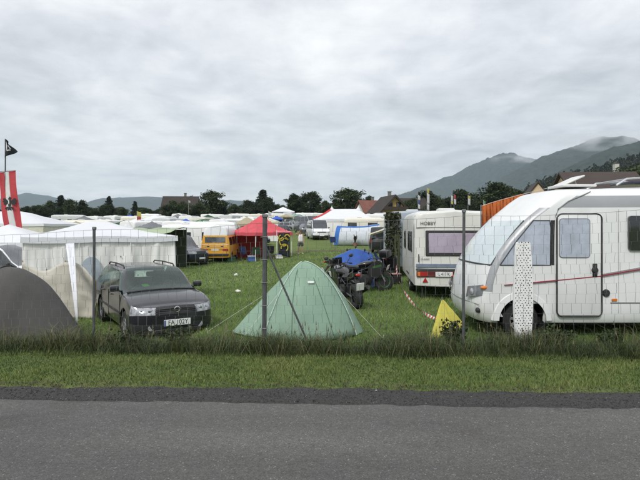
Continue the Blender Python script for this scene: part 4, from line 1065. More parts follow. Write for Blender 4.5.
# ---- motorhome
def motorhome():
    ox, oy = 5.9, 10.44; oz = gz(4.5, 9.6)
    t = thing('motorhome', 'white integrated motorhome with grey roof band and red side stripe', 'motorhome', (ox, oy, oz))
    W2 = 1.13
    z = [.27, .29, .58, .86, 1.345, 2.17, 2.40, 2.62, 2.73, 2.79, 2.82]
    ys = [.85, 1.08, W2, W2, W2 - .005, W2 - .02, W2 - .03, W2 - .07, .92, .5, 0.0]
    xc = [3.04, 2.93, 2.84, 2.88, 3.02, 3.66, 3.92, 4.20, 4.36, 4.72, 5.0]         # nose on the centre line
    xB = [v + .03 for v in xc]; xB[9:] = [4.76, 5.02]
    xC = [3.18, 3.09, 2.98, 3.02, 3.15, 3.77, 4.05, 4.32, 4.52, 4.86, 5.08]
    xD = [3.36, 3.29, 3.15, 3.15, 3.28, 3.92, 4.22, 4.54, 4.78, 5.0, 5.2]
    xE = [4.20, 4.20, 4.20, 4.20, 4.20, 4.22, 4.42, 4.72, 4.98, 5.2, 5.34]
    xF = [4.28, 4.28, 4.28, 4.28, 4.28, 4.30, 4.50, 4.82, 5.08, 5.3, 5.44]
    def ring(xs, k, up=0.0): return [(xs[i] - ox, ys[i] * k, z[i] + (up if i > 7 else up * .5 if i > 5 else 0)) for i in range(11)]
    ks = [ring(xc, 0), ring(xB, .62), ring(xC, .93), ring(xD, 1), ring(xE, 1), ring(xF, 1), ring([5.7] * 11, 1, .01), ring([7.2] * 11, 1, .05), ring([8.9] * 11, 1, .06), ring([9.05] * 11, .94, .04), ring([9.1] * 11, .5, .03), ring([9.1] * 11, 0, .03)]
    cells = {'windscreen': [(0, 2, 4, 5)], 'windscreen_pillar': [(2, 3, 3, 6)], 'cab_window': [(3, 4, 4, 5)], 'window_pillar': [(4, 5, 4, 5)], 'roof_band': [(4, 9, 6, 7)], 'front_bumper': [(0, 3, 0, 1)]}
    MH = mat('motorhome_white', (.70, .71, .70), rough=.35, var=.03, scale=1.5, coat=.35, dirt=.16)
    GREY = mat('silver_grey', (.34, .35, .36), rough=.4, var=.04, scale=2, metal=.25)
    WS = mat('blinded_windscreen', (.47, .54, .56), rough=.10, var=.06, scale=1.5, coat=.9)
    CW = mat('curtained_glass', (.40, .44, .52), rough=.12, var=.14, scale=5, coat=.9)
    FX = 3.69
    pr = loft(ks, 6, 4, cells, 'body', [(FX - ox, .33, .44), (7.55 - ox, .33, .44)])
    vehicle_parts(t, pr, {'body': MH, 'windscreen': WS, 'windscreen_pillar': GREY, 'cab_window': CW, 'window_pillar': PLASTIC, 'roof_band': GREY, 'front_bumper': MH})
    for xx in (FX, 7.55):
        for s in (1, -1):
            wheel(t, xx - ox, s * (W2 - .17), .335, .23, mat('steel_rim', (.30, .30, .31), rough=.5, metal=.5), 9)
            g = G(); pts = [(math.cos(a), math.sin(a)) for a in np.linspace(R(1), R(179), 34)]
            # flared wheel-arch lip
            for r0, r1, y0_, y1_ in ((.43, .53, W2 + .035, W2 + .02), (.53, .56, W2 + .02, W2 - .03)):
                vs = []
                for c_, s_ in pts: vs += [(xx - ox + c_ * r0, s * y0_, .33 + s_ * r0), (xx - ox + c_ * r1, s * y1_, .33 + s_ * r1)]
                g.add(vs, [(2 * i, 2 * i + 1, 2 * i + 3, 2 * i + 2) for i in range(33)])
            g.obj('wheel_arch', MH, t)
            G().lathe([(.44, s * .4), (.44, s * (W2 - .01))], 28, 'y', (xx - ox, 0, .33)).obj('wheel_well', PLASTIC, t)
    yS = -(W2 + .004)
    for s in (-1, 1):
        y = s * (W2 + .006)
        if s < 0:      # habitation door
            dx0, dx1, dz0, dz1 = 4.33 - ox, 5.12 - ox, .43, 2.27
            dr = G().box(((dx0 + dx1) / 2, y, (dz0 + dz1) / 2), (dx1 - dx0, .04, dz1 - dz0), bev=.018, seg=2).obj('door', MH, t)
            def rr(x0, x1, z0, z1, rad):
                pts = []
                for (cx, cz, a0) in ((x1 - rad, z1 - rad, 0), (x0 + rad, z1 - rad, 90), (x0 + rad, z0 + rad, 180), (x1 - rad, z0 + rad, 270)):
                    for a in np.linspace(a0, a0 + 90, 6): pts.append((cx + rad * math.cos(R(a)), cz + rad * math.sin(R(a))))
                return pts
            p = rr(dx0 - .015, dx1 + .015, dz0 - .015, dz1 + .015, .10)
            G().tube([(a, y - .016, b) for a, b in p + [p[0]]], .014, 6, cap=False).obj('door_seal', PLASTIC, dr)
            wn_ = G().prism(rr(4.36 - ox, 4.90 - ox, 1.50, 2.19, .05), 'y', y - .036, y - .018).obj('door_window', CW, dr)
            p = rr(4.355 - ox, 4.905 - ox, 1.495, 2.195, .055); G().tube([(a, y - .03, b) for a, b in p + [p[0]]], .010, 5, cap=False).obj('window_frame', mat('grey_frame', (.22, .22, .23), rough=.5), dr)
            G().lathe([(.001, -.055), (.045, -.05), (.06, -.02), (.06, 0)], 16, 'y', (5.0 - ox, y - .018, 1.26)).box((5.0 - ox, y - .055, 1.26), (.05, .04, .20), bev=.02).box((5.0 - ox, y - .03, 1.26), (.085, .02, .24), bev=.009).obj('door_handle', PLASTIC, dr)
            # side window on the living area
            G().prism(rr(5.62 - ox, 6.75 - ox, 1.62, 2.25, .05), 'y', y - .03, y + .01).obj('side_window', glass('dark_acrylic', (.012, .013, .015)), t)
            G().prism(rr(7.4 - ox, 8.5 - ox, 1.62, 2.25, .05), 'y', y - .03, y + .01).obj('side_window', MATS['dark_acrylic'], t)
            G().lathe([(.001, -.03), (.055, -.028), (.068, -.01), (.07, .01)], 20, 'y', (5.22 - ox, y, .84)).obj('filler_cap', PLASTIC, t)
            for xx in (5.37, 7.0): G().box((xx - ox, y - .004, .715), (.10, .016, .05), bev=.006).obj('side_marker', LAMP_AMBER, t)
            G().box((7.1 - ox, y + .003, .66), (3.6, .012, .012)).obj('skirt_seam', PLASTIC, t)
        G().prism([(3.36 - ox, .985), (3.9 - ox, 1.025), (5.1 - ox, 1.14), (6.4 - ox, 1.36), (6.4 - ox, 1.375), (5.1 - ox, 1.158), (3.9 - ox, 1.042), (3.36 - ox, .992)], 'y', s * (W2 + .001), s * (W2 + .030)).obj('red_stripe', mat('stripe_red', (.26, .02, .035), rough=.4, var=.05), t)
        G().prism([(5.1 - ox, 1.172), (6.6 - ox, 1.43), (8.6 - ox, 1.95), (8.6 - ox, 1.97), (6.6 - ox, 1.445), (5.1 - ox, 1.180)], 'y', s * (W2 + .001), s * (W2 + .012)).obj('grey_stripe', GREY, t)
        # seam where the cab meets the body, along the front of the roof band
        pts = [(4.30 - ox, s * (W2 - .0), 2.24), (4.36 - ox, s * (W2 - .012), 2.38), (4.55 - ox, s * (W2 - .03), 2.52), (4.85 - ox, s * (W2 - .06), 2.64), (5.0 - ox, s * (W2 - .12), 2.70)]
        G().tube(pts, .009, 6).obj('body_seam', mat('grey_frame', (.22, .22, .23), rough=.5), t)
        G().tube([(3.145 - ox, s * 1.05, 1.345), (3.29 - ox, s * 1.044, 1.57), (3.45 - ox, s * 1.04, 1.80), (3.61 - ox, s * 1.037, 2.0), (3.76 - ox, s * 1.034, 2.165)], .013, 6).obj('windscreen_seal', PLASTIC, t)
        # headlamp cluster
        hl = G(); hl.grid(lambda u, v: (2.815 - ox + .03 * v + .17 * u * u, s * (.60 + .44 * u), .70 + .20 * v + .08 * u), 8, 4)
        ho = hl.obj('headlamp', mat('headlamp_grey', (.16, .165, .18), rough=.12, var=.35, scale=12, coat=.9), t)
        G().ball((2.87 - ox, s * .80, .82), .07, 12, 8, (.5, 1, 1)).obj('lamp_lens', LAMP_CLEAR, ho)
        G().ball((3.02 - ox, s * 1.055, .93), .065, 12, 8, (1.1, .6, .55)).obj('indicator', LAMP_AMBER, t)
        G().box((2.98 - ox, s * .85, .50), (.10, .34, .10), (0, 0, s * .35), bev=.04, seg=2).obj('fog_recess', PLASTIC, t)
        G().tube([(3.35 - ox, s * 1.05, 2.25), (3.22 - ox, s * 1.22, 2.30)], .03, 6).box((3.18 - ox, s * 1.27, 2.06), (.10, .15, .42), (0, .1, 0), bev=.04, seg=2).obj('wing_mirror', PLASTIC, t) if False else None
    G().tube([(3.01 - ox + .035 * (abs(y_) / .7) ** 2 * (abs(y_) < .75) + (abs(y_) >= .75) * (.04 + .30 * (abs(y_) - .75)), y_, 1.345) for y_ in np.linspace(-1.04, 1.04, 25)], .015, 6).obj('windscreen_seal', PLASTIC, t)
    G().tube([(2.835 - ox + .10 * (abs(y_) / 1.05) ** 2.2, y_, .615) for y_ in np.linspace(-1.04, 1.04, 25)], .006, 5).obj('bumper_seam', mat('grey_frame', (.22, .22, .23), rough=.5), t)
    for xx in (5.45, 7.05, 8.75): G().box((xx - ox, -(W2 + .0015), 1.42), (.006, .006, 1.9)).obj('panel_joint', mat('joint_grey', (.42, .42, .41), rough=.6), t)
    for s in (1, -1): G().tube([(3.285 - ox, s * 1.129, 1.348), (3.75 - ox, s * 1.130, 1.348), (4.21 - ox, s * 1.128, 1.348), (4.225 - ox, s * 1.118, 2.0), (4.20 - ox, s * 1.115, 2.165), (3.90 - ox, s * 1.113, 2.165), (3.60 - ox, s * 1.120, 1.80), (3.285 - ox, s * 1.129, 1.348)], .010, 6).obj('cab_window_seal', PLASTIC, t)
    # open roof hatch, awning case, roof rack
    G().box((4.97 - ox, -.20, 2.955), (.50, .50, .035), (0, R(-24), 0), bev=.015).tube([(5.17 - ox, -.20, 2.82), (5.11 - ox, -.20, 3.0)], .012, 5).box((5.0 - ox, -.30, 2.845), (.66, .66, .05), bev=.015).obj('roof_hatch', mat('hatch_plastic', (.62, .62, .6), rough=.4, var=.05), t)
    g = G()
    for yy in (-.55, .55): g.tube([(5.75 - ox, yy, 2.86), (5.95 - ox, yy, 2.98), (6.4 - ox, yy, 3.01), (8.6 - ox, yy, 3.03), (8.75 - ox, yy, 2.88)], .022, 6)
    for xx in (6.1, 7.2, 8.3): g.tube([(xx - ox, -.55, 3.0), (xx - ox, .55, 3.0)], .018, 6)
    g.obj('roof_rack', ALU, t)
    G().box((6.6 - ox, 0, 2.93), (.9, .8, .06), bev=.02).obj('solar_panel', mat('solar', (.03, .03, .05), rough=.2), t)
    G().box((6.2 - ox, 0, .31), (5.4, 1.8, .10)).obj('underbody', PLASTIC, t)
    return t
motorhome()

# ---- cream caravan, its rear towards the road
def hobby():
    CB = mat('cream_caravan', (.63, .63, .59), rough=.42, var=.04, scale=1.2, dirt=.20, coat=.2)
    L, W, H = 5.0, 2.25, 2.53
    ang = R(90 - 5.5); c0 = Vector((2.58, 14.0, 0)); d = Vector((math.cos(ang), math.sin(ang), 0)); rt = Vector((d.y, -d.x, 0))
    c = c0 + d * L / 2 + rt * W / 2; c.z = gz(c.x, c.y)
    t = make_caravan('touring_caravan', 'cream touring caravan with mauve curtains in its black-framed rear window', c, ang, L, W, H, CB, low=.42, win=[(-1.55, .5), (-.75, .55), (.9, .7)])
    h = L / 2; xr = -h
    lean = lambda z: xr + .10 * max(0, z - 1.0) / 1.4
    def rear(name, yc, zc, sy, sz, m, off=.0, th=.03, bev=.01, par=t):
        return G().box((lean(zc) - off - th / 2 + .012, yc, zc), (th, sy, sz), (0, .071 if zc > 1 else 0, 0), bev).obj(name, m, par)
    CUR = mat('mauve_curtain', (.36, .31, .38), rough=.12, var=.10, scale=3, coat=.7)
    w = rear('rear_window', 0.0, 1.60, 1.62, .70, PLASTIC, .004, .045, .03)
    rear('pane', 0.0, 1.60, 1.46, .55, CUR, .030, .03, .015, w)
    # gathered curtain folds behind the pane edge
    for k in range(3): G().box((lean(1.6) - .052, -.42 - .13 * k, 1.60), (.012, .05, .54), (.16 * (k + 1), .071, 0), .006).obj('curtain_fold', mat('mauve_dark', (.26, .22, .28), rough=.4), w)
    rear('rear_panel_seam', 0, 2.03, 2.10, .012, PLASTIC, .0, .02, .0)
    rear('blue_band', 0, .985, 2.14, .10, mat('band_greyblue', (.16, .20, .27), rough=.5), .002, .025, .006)
    rear('bumper_strip', 0, .88, 2.16, .05, mat('band_dark', (.05, .055, .06), rough=.5), .02, .05, .012)
    li = rear('lamp_strip', 0, .755, 2.12, .155, mat('strip_dark_red', (.11, .022, .018), rough=.3, coat=.4), .008, .035, .012)
    for s in (1, -1):
        rear('tail_lamp', s * .86, .755, .22, .12, LAMP_RED, .03, .02, .008, li); rear('indicator', s * .99, .755, .08, .12, LAMP_AMBER, .03, .02, .006, li)
        G().prism([(s * .82 - .075, .53), (s * .82 + .075, .53), (s * .82, .66)], 'x', lean(.5) - .018, lean(.5) + .0).obj('reflector', LAMP_RED, t)
        G().tube([(lean(1.2) - .05, s * 1.0, 1.08), (lean(1.2) - .05, s * 1.0, 1.30)], .014, 6).obj('grab_handle', PLASTIC, t)
    pl = rear('number_plate', .32, .755, .46, .13, PLATE, .045, .015, .003, li); 
    text_mesh('L 417 K', .12, INK, 'plate_letters', pl, (lean(.755) - .0515, .32, .755), (R(90), 0, R(-90)), sx=.8)
    text_mesh('HOBBY', .13, INK, 'lettering', t, (lean(2.13) - .014, .74, 2.14), (R(90), 0, R(-90)))
    text_mesh('CLASSIC', .065, INK, 'lettering', t, (lean(1.2) - .016, .82, 1.16), (R(90), 0, R(-90)))
    for s in (1, -1): G().tube([(xr + .45, s * .85, -.02), (xr + .45, s * .85, .42)], .022, 6).obj('corner_steady', STEEL, t)
    for s in (1, -1): G().tube([(xr + .06, s * (W / 2 - .01), .46), (xr + .09, s * (W / 2 + .004), 1.2), (xr + .14, s * (W / 2 - .002), 2.0), (xr + .25, s * (W / 2 - .06), 2.36)], .014, 5).obj('edge_trim', mat('trim_grey', (.25, .25, .25), rough=.5), t)
hobby()

# ---- dotted board standing behind the fence
def dotted_board():
    Y = 8.55; x = wx(523, Y); z = gz(x, Y)
    t = thing('ironing_board', 'upright white ironing board with dark dots standing before the motorhome wheel', 'ironing board', (x, Y, z), R(4))
    H = wz(242, Y) - z
    prof = [(.085, 0), (.125, .05), (.14, .25), (.163, .62), (.166, .95), (.158, 1.2), (.140, H * .86), (.118, H - .02), (.10, H)]
    zz = [p[1] for p in prof]; ww = [p[0] for p in prof]
    out = [(w, h_) for w, h_ in prof] + [(-w, h_) for w, h_ in prof[::-1]]
    G().prism(out, 'y', -.022, .022).obj('board', fabric('board_cover', (.76, .76, .75), var=.04, dirt=.05), t)
    g = G(); r = random.Random(4)
    for iz in range(int(H / .042)):
        zc = .05 + iz * .042; wv_ = float(np.interp(zc, zz, ww)) - .015
        n = 7
        for k in range(-4, 5):
            xx = (k + (.5 if iz % 2 else 0)) * .055 + r.uniform(-.006, .006)
            if abs(xx) < wv_:
                q = r.uniform(.007, .0105); zq = zc + r.uniform(-.006, .006)
                g.prism([(xx + q * math.cos(a), zq + q * math.sin(a)) for a in np.linspace(0, 2 * math.pi, 8, endpoint=False)], 'y', -.0245, -.0215)
    o = g.obj('dots', INK, t); o['kind'] = 'stuff'
    for s in (1, -1): G().tube([(s * .12, .04, .0), (s * .04, .05, 1.3)], .011, 6).obj('leg', ALU, t)
    G().tube([(-.16, .045, .25), (.16, .045, .25)], .011, 6).obj('foot_bar', ALU, t)
dotted_board()

# ---- leafy weeds rising out of the fence strip
def weed(px, Y, hgt, wid, label):
    x = wx(px, Y); t = thing('weed_bush', label, 'weed', (x, Y, gz(x, Y))); r = np.random.default_rng(int(px)); g = G(); cen, rad = [], []
    for k in range(11):
        a = r.uniform(0, 6.28); l = r.uniform(.55, 1.0) * hgt; q = r.uniform(.1, 1) * wid
        tip = (math.cos(a) * q, math.sin(a) * q * .6, l); g.tube([(0, 0, -.05), (tip[0] * .4, tip[1] * .4, l * .5), tip], [.006, .005, .002], 4)
        for f in (.45, .7, .95): cen.append((tip[0] * f, tip[1] * f, l * f)); rad.append(.07 + .05 * r.random())
    g.obj('stems', mat('weed_stem', (.05, .06, .025), rough=.8, var=.2), t)
    leaf_cloud('leaves', np.array(cen), np.array(rad), 22, .045, int(px), attr_mat('weed_leaf', [(0, (.014, .022, .009)), (.6, (.040, .058, .020)), (1, (.085, .105, .038))], trans=.15), t)
weed(452, 8.25, .50, .26, 'dark leafy weed bush in front of the yellow cloth and motorhome nose')
weed(560, 8.3, .36, .30, 'leafy weed bush below the motorhome door')
weed(180, 8.35, .38, .32, 'leafy weed bush in front of the estate car plate')
weed(122, 8.3, .34, .26, 'leafy weed bush in front of the estate car wheel')
weed(612, 8.2, .33, .28, 'leafy weed bush below the motorhome filler cap')
# ---- yellow cloth on a stake
def yellow_cloth():
    Y = 9.55; x = wx(442, Y); z = gz(x, Y)
    t = thing('yellow_tarp', 'small bright yellow cloth draped over a stake in the grass beside the motorhome nose', 'tarp', (x, Y, z))
    def f(u, v):
        a = 2 * math.pi * u; sp = (.25 + .06 * math.sin(2 * a) + .05 * math.sin(5 * a + 1)); r_ = sp * v ** .9
        return (math.cos(a) * r_ * (1.25 if math.cos(a) > 0 else .95) + .03 * v, math.sin(a) * r_ * .7, .70 * (1 - v) + (.20 * max(0, math.cos(a)) ** 1.5 * v) + .05 * math.sin(6 * a) * v + .03 * mnoise.noise(Vector((math.cos(a) * 2, v * 4, 3))))
    solid(G().grid(f, 48, 14).obj('cloth', fabric('yellow_cloth', (.66, .60, .13), var=.10, scale=5, bump=.4, trans=.25), t, smooth=70), .004)
    G().tube([(0, 0, -.1), (0, 0, .74)], .010, 6).obj('stake', STEEL, t)
yellow_cloth()

# ---- orange towels on a line behind the motorhome
def towels():
    Y = 12.15
    xa, xb = wx(481, Y), wx(548, Y); za, zb = wz(206.5, Y), wz(188, Y)
    t = thing('clothes_line', 'washing line on two thin poles behind the motorhome', 'clothes line', (xa, Y, gz(xa, Y)))
    l = lambda p: (p[0] - xa, p[1] - Y, p[2] - gz(xa, Y))
    P_ = lambda u: (xa + (xb - xa) * u, Y, za + (zb - za) * u ** .85)
    for u in (0, 1): G().tube([l((P_(u)[0], Y, gz(xa, Y) - .1)), l((P_(u)[0], Y, P_(u)[2] + .04))], .016, 6).obj('pole', STEEL, t)
    G().tube([l(P_(u)) for u in np.linspace(0, 1, 9)], .004, 4).obj('line', fabric('guy_white', (.6, .6, .58)), t)
    lab = ['orange towel pegged at the low end of the washing line', 'orange towel second along the washing line from its low end', 'orange towel third along the washing line from its low end', 'orange towel highest up the washing line, against the motorhome roof']
    for k in range(4):
        u0, u1 = .02 + k * .16, .02 + (k + 1) * .16 - .012; c = P_((u0 + u1) / 2)
        def f(u, v):
            p = P_(u0 + (u1 - u0) * u); a = .055 * math.sin(u * 17 + k) + .03 * math.sin(u * 31 + 2 * k)
            return (p[0] - c[0], a * min(1, v * 2) * (.6 + v) + (.02), p[2] - c[2] - v * (.62 + .09 * math.sin(k * 2.3)) + .006)
        o = G().grid(f, 22, 10).obj('towel', fabric('orange_terry', (.52, .15, .045), var=.14, scale=8, bump=.6, bscale=60, trans=.15), None, smooth=70)
        o.location = c; solid(o, .008); tag(o, lab[k], 'towel', 'orange towels on the washing line')
towels()

# ---- motorcycles
def make_bike(name, label, loc, rz, acc, cover=None, group=None, cases=False):
    t = thing(name, label, 'motorcycle', loc, rz, group)
    BK = mat('bike_black', (.008, .008, .009), rough=.35, var=.3, scale=8, coat=.4)
    EN = mat('engine_grey', (.035, .035, .036), rough=.5, metal=.6, var=.3, scale=20)
    for x in (.72, -.70):
        tw = wheel(t, x, 0, .315, .13 if x > 0 else .17, acc if acc else PLASTIC, 6, out=1, n=24)
    G().tube([(.72, .085, .315), (.50, .085, .78), (.40, .085, 1.02)], [.022, .026, .026], 7).tube([(.72, -.085, .315), (.50, -.085, .78), (.40, -.085, 1.02)], [.022, .026, .026], 7).obj('fork', ALU, t)
    G().tube([(.42, 0, .95), (.10, .09, .74), (-.35, .12, .60), (-.25, .10, .32), (.25, .10, .28), (.40, 0, .80)], .022, 6).tube([(.42, 0, .95), (.10, -.09, .74), (-.35, -.12, .60), (-.25, -.10, .32), (.25, -.10, .28)], .022, 6).tube([(-.28, .09, .36), (-.70, .10, .315)], .03, 6).tube([(-.28, -.09, .36), (-.70, -.10, .315)], .03, 6).obj('frame', BK, t)
    G().box((.08, 0, .42), (.46, .30, .28), (0, .1, 0), .05, 2).lathe([(.001, -.20), (.13, -.20), (.14, -.15), (.14, .15), (.13, .20), (.001, .20)], 16, 'y', (-.02, 0, .36)).box((.22, 0, .58), (.16, .22, .22), (0, -.5, 0), .03).obj('engine', EN, t)
    g = G()
    g.grid(lambda u, v: (.38 - .58 * u, math.sin(v * math.pi * 2) * (.05 + .13 * math.sin(math.pi * min(1, .15 + u * .95))), .84 + .04 * (1 - u) + .15 * math.sin(math.pi * min(1, .2 + .8 * u)) ** .7 * (.2 + math.cos(v * math.pi * 2) * .62)), 12, 16)
    g.obj('tank', BK, t, smooth=60)
    g = G(); g.grid(lambda u, v: (-.16 - .66 * u, (v - .5) * (.30 - .14 * u), .80 + .10 * u * u + (.05 if u > .5 else 0) * min(1, (u - .5) * 5) + .05 * math.sin(math.pi * v) - (.02 if v in (0, 1) else 0)), 12, 8)
    g.box((-.45, 0, .765), (.60, .20, .07), (0, .1, 0), .03).obj('seat', PLASTIC, t)
    G().prism([(-.45, .70), (-.95, .86), (-1.0, .92), (-.80, .94), (-.42, .82)], 'y', -.09, .09).obj('tail', BK, t)
    G().box((-1.0, 0, .885), (.03, .14, .06), bev=.015).obj('tail_lamp', LAMP_RED, t)
    G().prism([(-.85, .80), (-1.05, .55), (-1.03, .53), (-.78, .76)], 'y', -.05, .05).obj('rear_mudguard', PLASTIC, t)
    pl = G().box((-1.07, 0, .60), (.012, .20, .20), (0, R(-22), 0), .004).obj('number_plate', PLATE, t)
    g = G().tube([(.12, -.12, .30), (-.10, -.16, .22), (-.45, -.20, .34), (-.98, -.24, .55)], [.025, .025, .055, .06], 9).obj('exhaust', EN, t)
    G().tube([(.36, .36, 1.04), (.38, .20, 1.08), (.42, 0, 1.04), (.38, -.20, 1.08), (.36, -.36, 1.04)], .014, 6).tube([(.36, .36, 1.04), (.30, .26, 1.065)], .02, 6).tube([(.36, -.36, 1.04), (.30, -.26, 1.065)], .02, 6).obj('handlebar', PLASTIC, t)
    for s in (1, -1): G().tube([(.38, s * .24, 1.08), (.36, s * .34, 1.24)], .008, 5).ball((.36, s * .36, 1.26), .07, 10, 6, (.35, 1, .7)).obj('mirror', PLASTIC, t)
    G().ball((.58, 0, .92), .11, 12, 8, (.8, 1, 1)).obj('headlamp', LAMP_CLEAR, t)
    G().grid(lambda u, v: (.50 + .10 * (1 - u) - .08 * u, (v - .5) * .32 * (1 - .3 * u), .96 + .28 * u), 6, 6).obj('windshield', glass('smoked_screen', (.03, .03, .035)), t)
    g = G(); g.prism([(.40, .40), (.62, .58), (.66, .90), (.46, 1.0), (.12, .80), (.16, .50)], 'y', .14, .17); g.prism([(.40, .40), (.62, .58), (.66, .90), (.46, 1.0), (.12, .80), (.16, .50)], 'y', -.17, -.14); g.obj('fairing', BK, t)
    if acc: G().prism([(.30, .74), (.60, .80), (.58, .86), (.28, .80)], 'y', .168, .176).prism([(.30, .74), (.60, .80), (.58, .86), (.28, .80)], 'y', -.176, -.168).obj('fairing_stripe', acc, t)
    G().grid(lambda u, v: (.72 + math.cos(R(20) + R(120) * u) * .35, (v - .5) * .15, .315 + math.sin(R(20) + R(120) * u) * .35), 10, 2).obj('front_mudguard', BK, t)
    G().tube([(-.10, .14, .28), (-.14, .34, .01)], .012, 5).obj('side_stand', STEEL, t)
    if cases:
        for s in (1, -1): G().box((-.72, s * .30, .66), (.46, .20, .36), bev=.05, seg=2).obj('pannier', BK, t)
        G().box((-.98, 0, 1.10), (.36, .42, .28), bev=.07, seg=2).obj('top_case', BK, t)
    t.rotation_euler = (R(-6), 0, rz)
    return t
GB = 'motorcycles parked in a huddle on the grass'
KG = mat('bike_green', (.02, .10, .015), rough=.35, var=.15, coat=.4)
gpos = lambda x, y: (x, y, gz(x, y) - .005)
make_bike('motorcycle', 'black motorcycle showing its white rear plate beside the green tent', gpos(.74, 13.6), R(107), None, group=GB, cases=False)
make_bike('motorcycle', 'black and green motorcycle standing side-on in the huddle with a green wheel', gpos(1.38, 16.3), R(14), KG, group=GB)
make_bike('motorcycle', 'black motorcycle with luggage cases behind the side-on green one', gpos(1.55, 18.9), R(150), None, group=GB, cases=True)
make_bike('motorcycle', 'black motorcycle almost hidden beneath the blue tarpaulin', gpos(1.12, 17.6), R(20), None, group=GB)
def bike_tarp():
    x, y = 1.12, 17.6; z = gz(x, y)
    t = thing('tarpaulin', 'bright blue tarpaulin thrown over a parked motorcycle', 'tarpaulin', (x, y, z), R(12))
    def f(u, v):
        X_, Y_ = (u - .5) * 1.38, (v - .5) * 1.5
        ridge = 1.32 - .30 * abs(X_ - .12) ** 1.15 - .12 * (X_ < -.1) * abs(X_)
        zz = ridge - 1.02 * max(0, abs(Y_) - .10) ** 1.05 * (.75 + .25 * abs(u - .5)) + .035 * mnoise.noise(Vector((X_ * 3.5, Y_ * 3.5, 2))) + .02 * math.sin(X_ * 13) * abs(Y_)
        return (X_ * (1 - .05 * abs(Y_)), Y_ * .82, zz)
    solid(G().grid(f, 28, 28).obj('sheet', fabric('blue_tarp', (.030, .085, .31), var=.14, scale=4, rough=.5, bump=.5, bscale=6), t, smooth=70), .004)
bike_tarp()
def rucksack(px, Y, col, name, label, s=1.0):
    x = wx(px, Y); t = thing('rucksack', label, 'bag', (x, Y, gz(x, Y)), rng.uniform(0, 3))
    m = fabric(name, col, var=.15, scale=6)
    G().grid(lambda u, v: (math.cos(u * 2 * math.pi) * .22 * s * (math.sin(math.pi * min(.985, max(.10, v))) ** .45), math.sin(u * 2 * math.pi) * .15 * s * (math.sin(math.pi * min(.985, max(.10, v))) ** .45), .55 * s * v + .02 * mnoise.noise(Vector((u * 9, v * 7, px)))), 16, 12).obj('sack', m, t, smooth=60)
    G().box((0, -.15 * s, .20 * s), (.24 * s, .08 * s, .22 * s), bev=.03, seg=2).obj('pocket', m, t)
    G().tube([(-.09 * s, .13 * s, .5 * s), (-.10 * s, .20 * s, .3 * s), (-.09 * s, .14 * s, .08 * s)], .015, 5).tube([(.09 * s, .13 * s, .5 * s), (.10 * s, .20 * s, .3 * s), (.09 * s, .14 * s, .08 * s)], .015, 5).obj('strap', PLASTIC, t)
rucksack(375, 17.4, (.05, .09, .22), 'denim_blue', 'blue rucksack on the grass beside the green-wheeled motorcycle', 1.1)
rucksack(345, 14.9, (.02, .02, .022), 'pack_black', 'black rucksack on the ground by the plate-showing motorcycle', 1.0)

# ---- barrier tape and stake
def barrier_tape():
    pts = [(396, 19.0, wz(262, 19.0)), (397.5, 17.6, wz(276, 17.6)), (404, 15.6, wz(291, 15.6)), (414, 13.2, wz(309, 13.2)), (424, 12.0, wz(318, 12.0)), (436, 11.2, wz(325.5, 11.2))]
    W = []
    for px, Y, z in pts:
        x = wx(px, Y); W.append(Vector((x, Y, max(z, gz(x, Y) + .03))))
    t = thing('barrier_tape', 'red and white barrier tape sagging from a stake across the grass by the cream caravan', 'barrier tape', (W[0].x, W[0].y, gz(W[0].x, W[0].y)))
    o = t.location.copy()
    s = np.linspace(0, len(W) - 1, 45); P_ = pchip(np.arange(len(W)), np.array([list(w) for w in W]), s)
    red, whi = mat('tape_red', (.50, .05, .04), rough=.5), mat('tape_white', (.75, .75, .74), rough=.5)
    for i in range(44):
        a, b = Vector(P_[i]) - o, Vector(P_[i + 1]) - o
        tw0, tw1 = .6 * math.sin(i * .35), .6 * math.sin((i + 1) * .35)
        w0, w1 = Vector((.035 * math.sin(tw0), 0, .035 * math.cos(tw0))), Vector((.035 * math.sin(tw1), 0, .035 * math.cos(tw1)))
        G().add([a - w0, b - w1, b + w1, a + w0], [(0, 1, 2, 3)]).obj('stripe', red if i % 2 else whi, t, smooth=0)
    st_ = Vector(W[0]) - o
    G().tube([(st_.x, st_.y, -.15), (st_.x, st_.y, st_.z + .12)], .022, 6).obj('stake', mat('red_stake', (.22, .09, .06), rough=.7, var=.2), t)
barrier_tape()
# ================================================================== FURTHER OUT
W_PAINT = mat('van_white', (.70, .71, .72), rough=.35, var=.04, coat=.3, dirt=.06)
SILVER = mat('silver_paint', (.36, .37, .38), rough=.35, metal=.5, var=.05, coat=.4)
NAVY = mat('navy_paint', (.014, .018, .040), rough=.3, var=.15, metal=.3, coat=.7)
BLACKP = mat('black_paint', (.014, .014, .016), rough=.3, var=.2, coat=.7)
GREYP = mat('grey_paint', (.13, .14, .15), rough=.35, metal=.4, var=.06, coat=.5)
SAGE = mat('pale_green_paint', (.34, .42, .38), rough=.4, var=.05, coat=.4)
CREAM = mat('cream_side', (.66, .63, .54), rough=.45, var=.05, dirt=.10)
CWHITE = mat('caravan_white', (.74, .745, .73), rough=.42, var=.04, dirt=.08)
CGREY = mat('caravan_bluegrey', (.33, .37, .42), rough=.5, var=.05, dirt=.08)

# ---- silver car behind the pavilion at the left
simple_car('parked_car', 'white people carrier with dark windows parked behind the grey tunnel tent', 'car', (-11.5, 18.3, gz(-11.5, 18.3)), R(2), W_PAINT, L=4.4, W=1.75, roof=1.72, belt=1.0, hood=1.0, estate=True, su=4, sv=3)

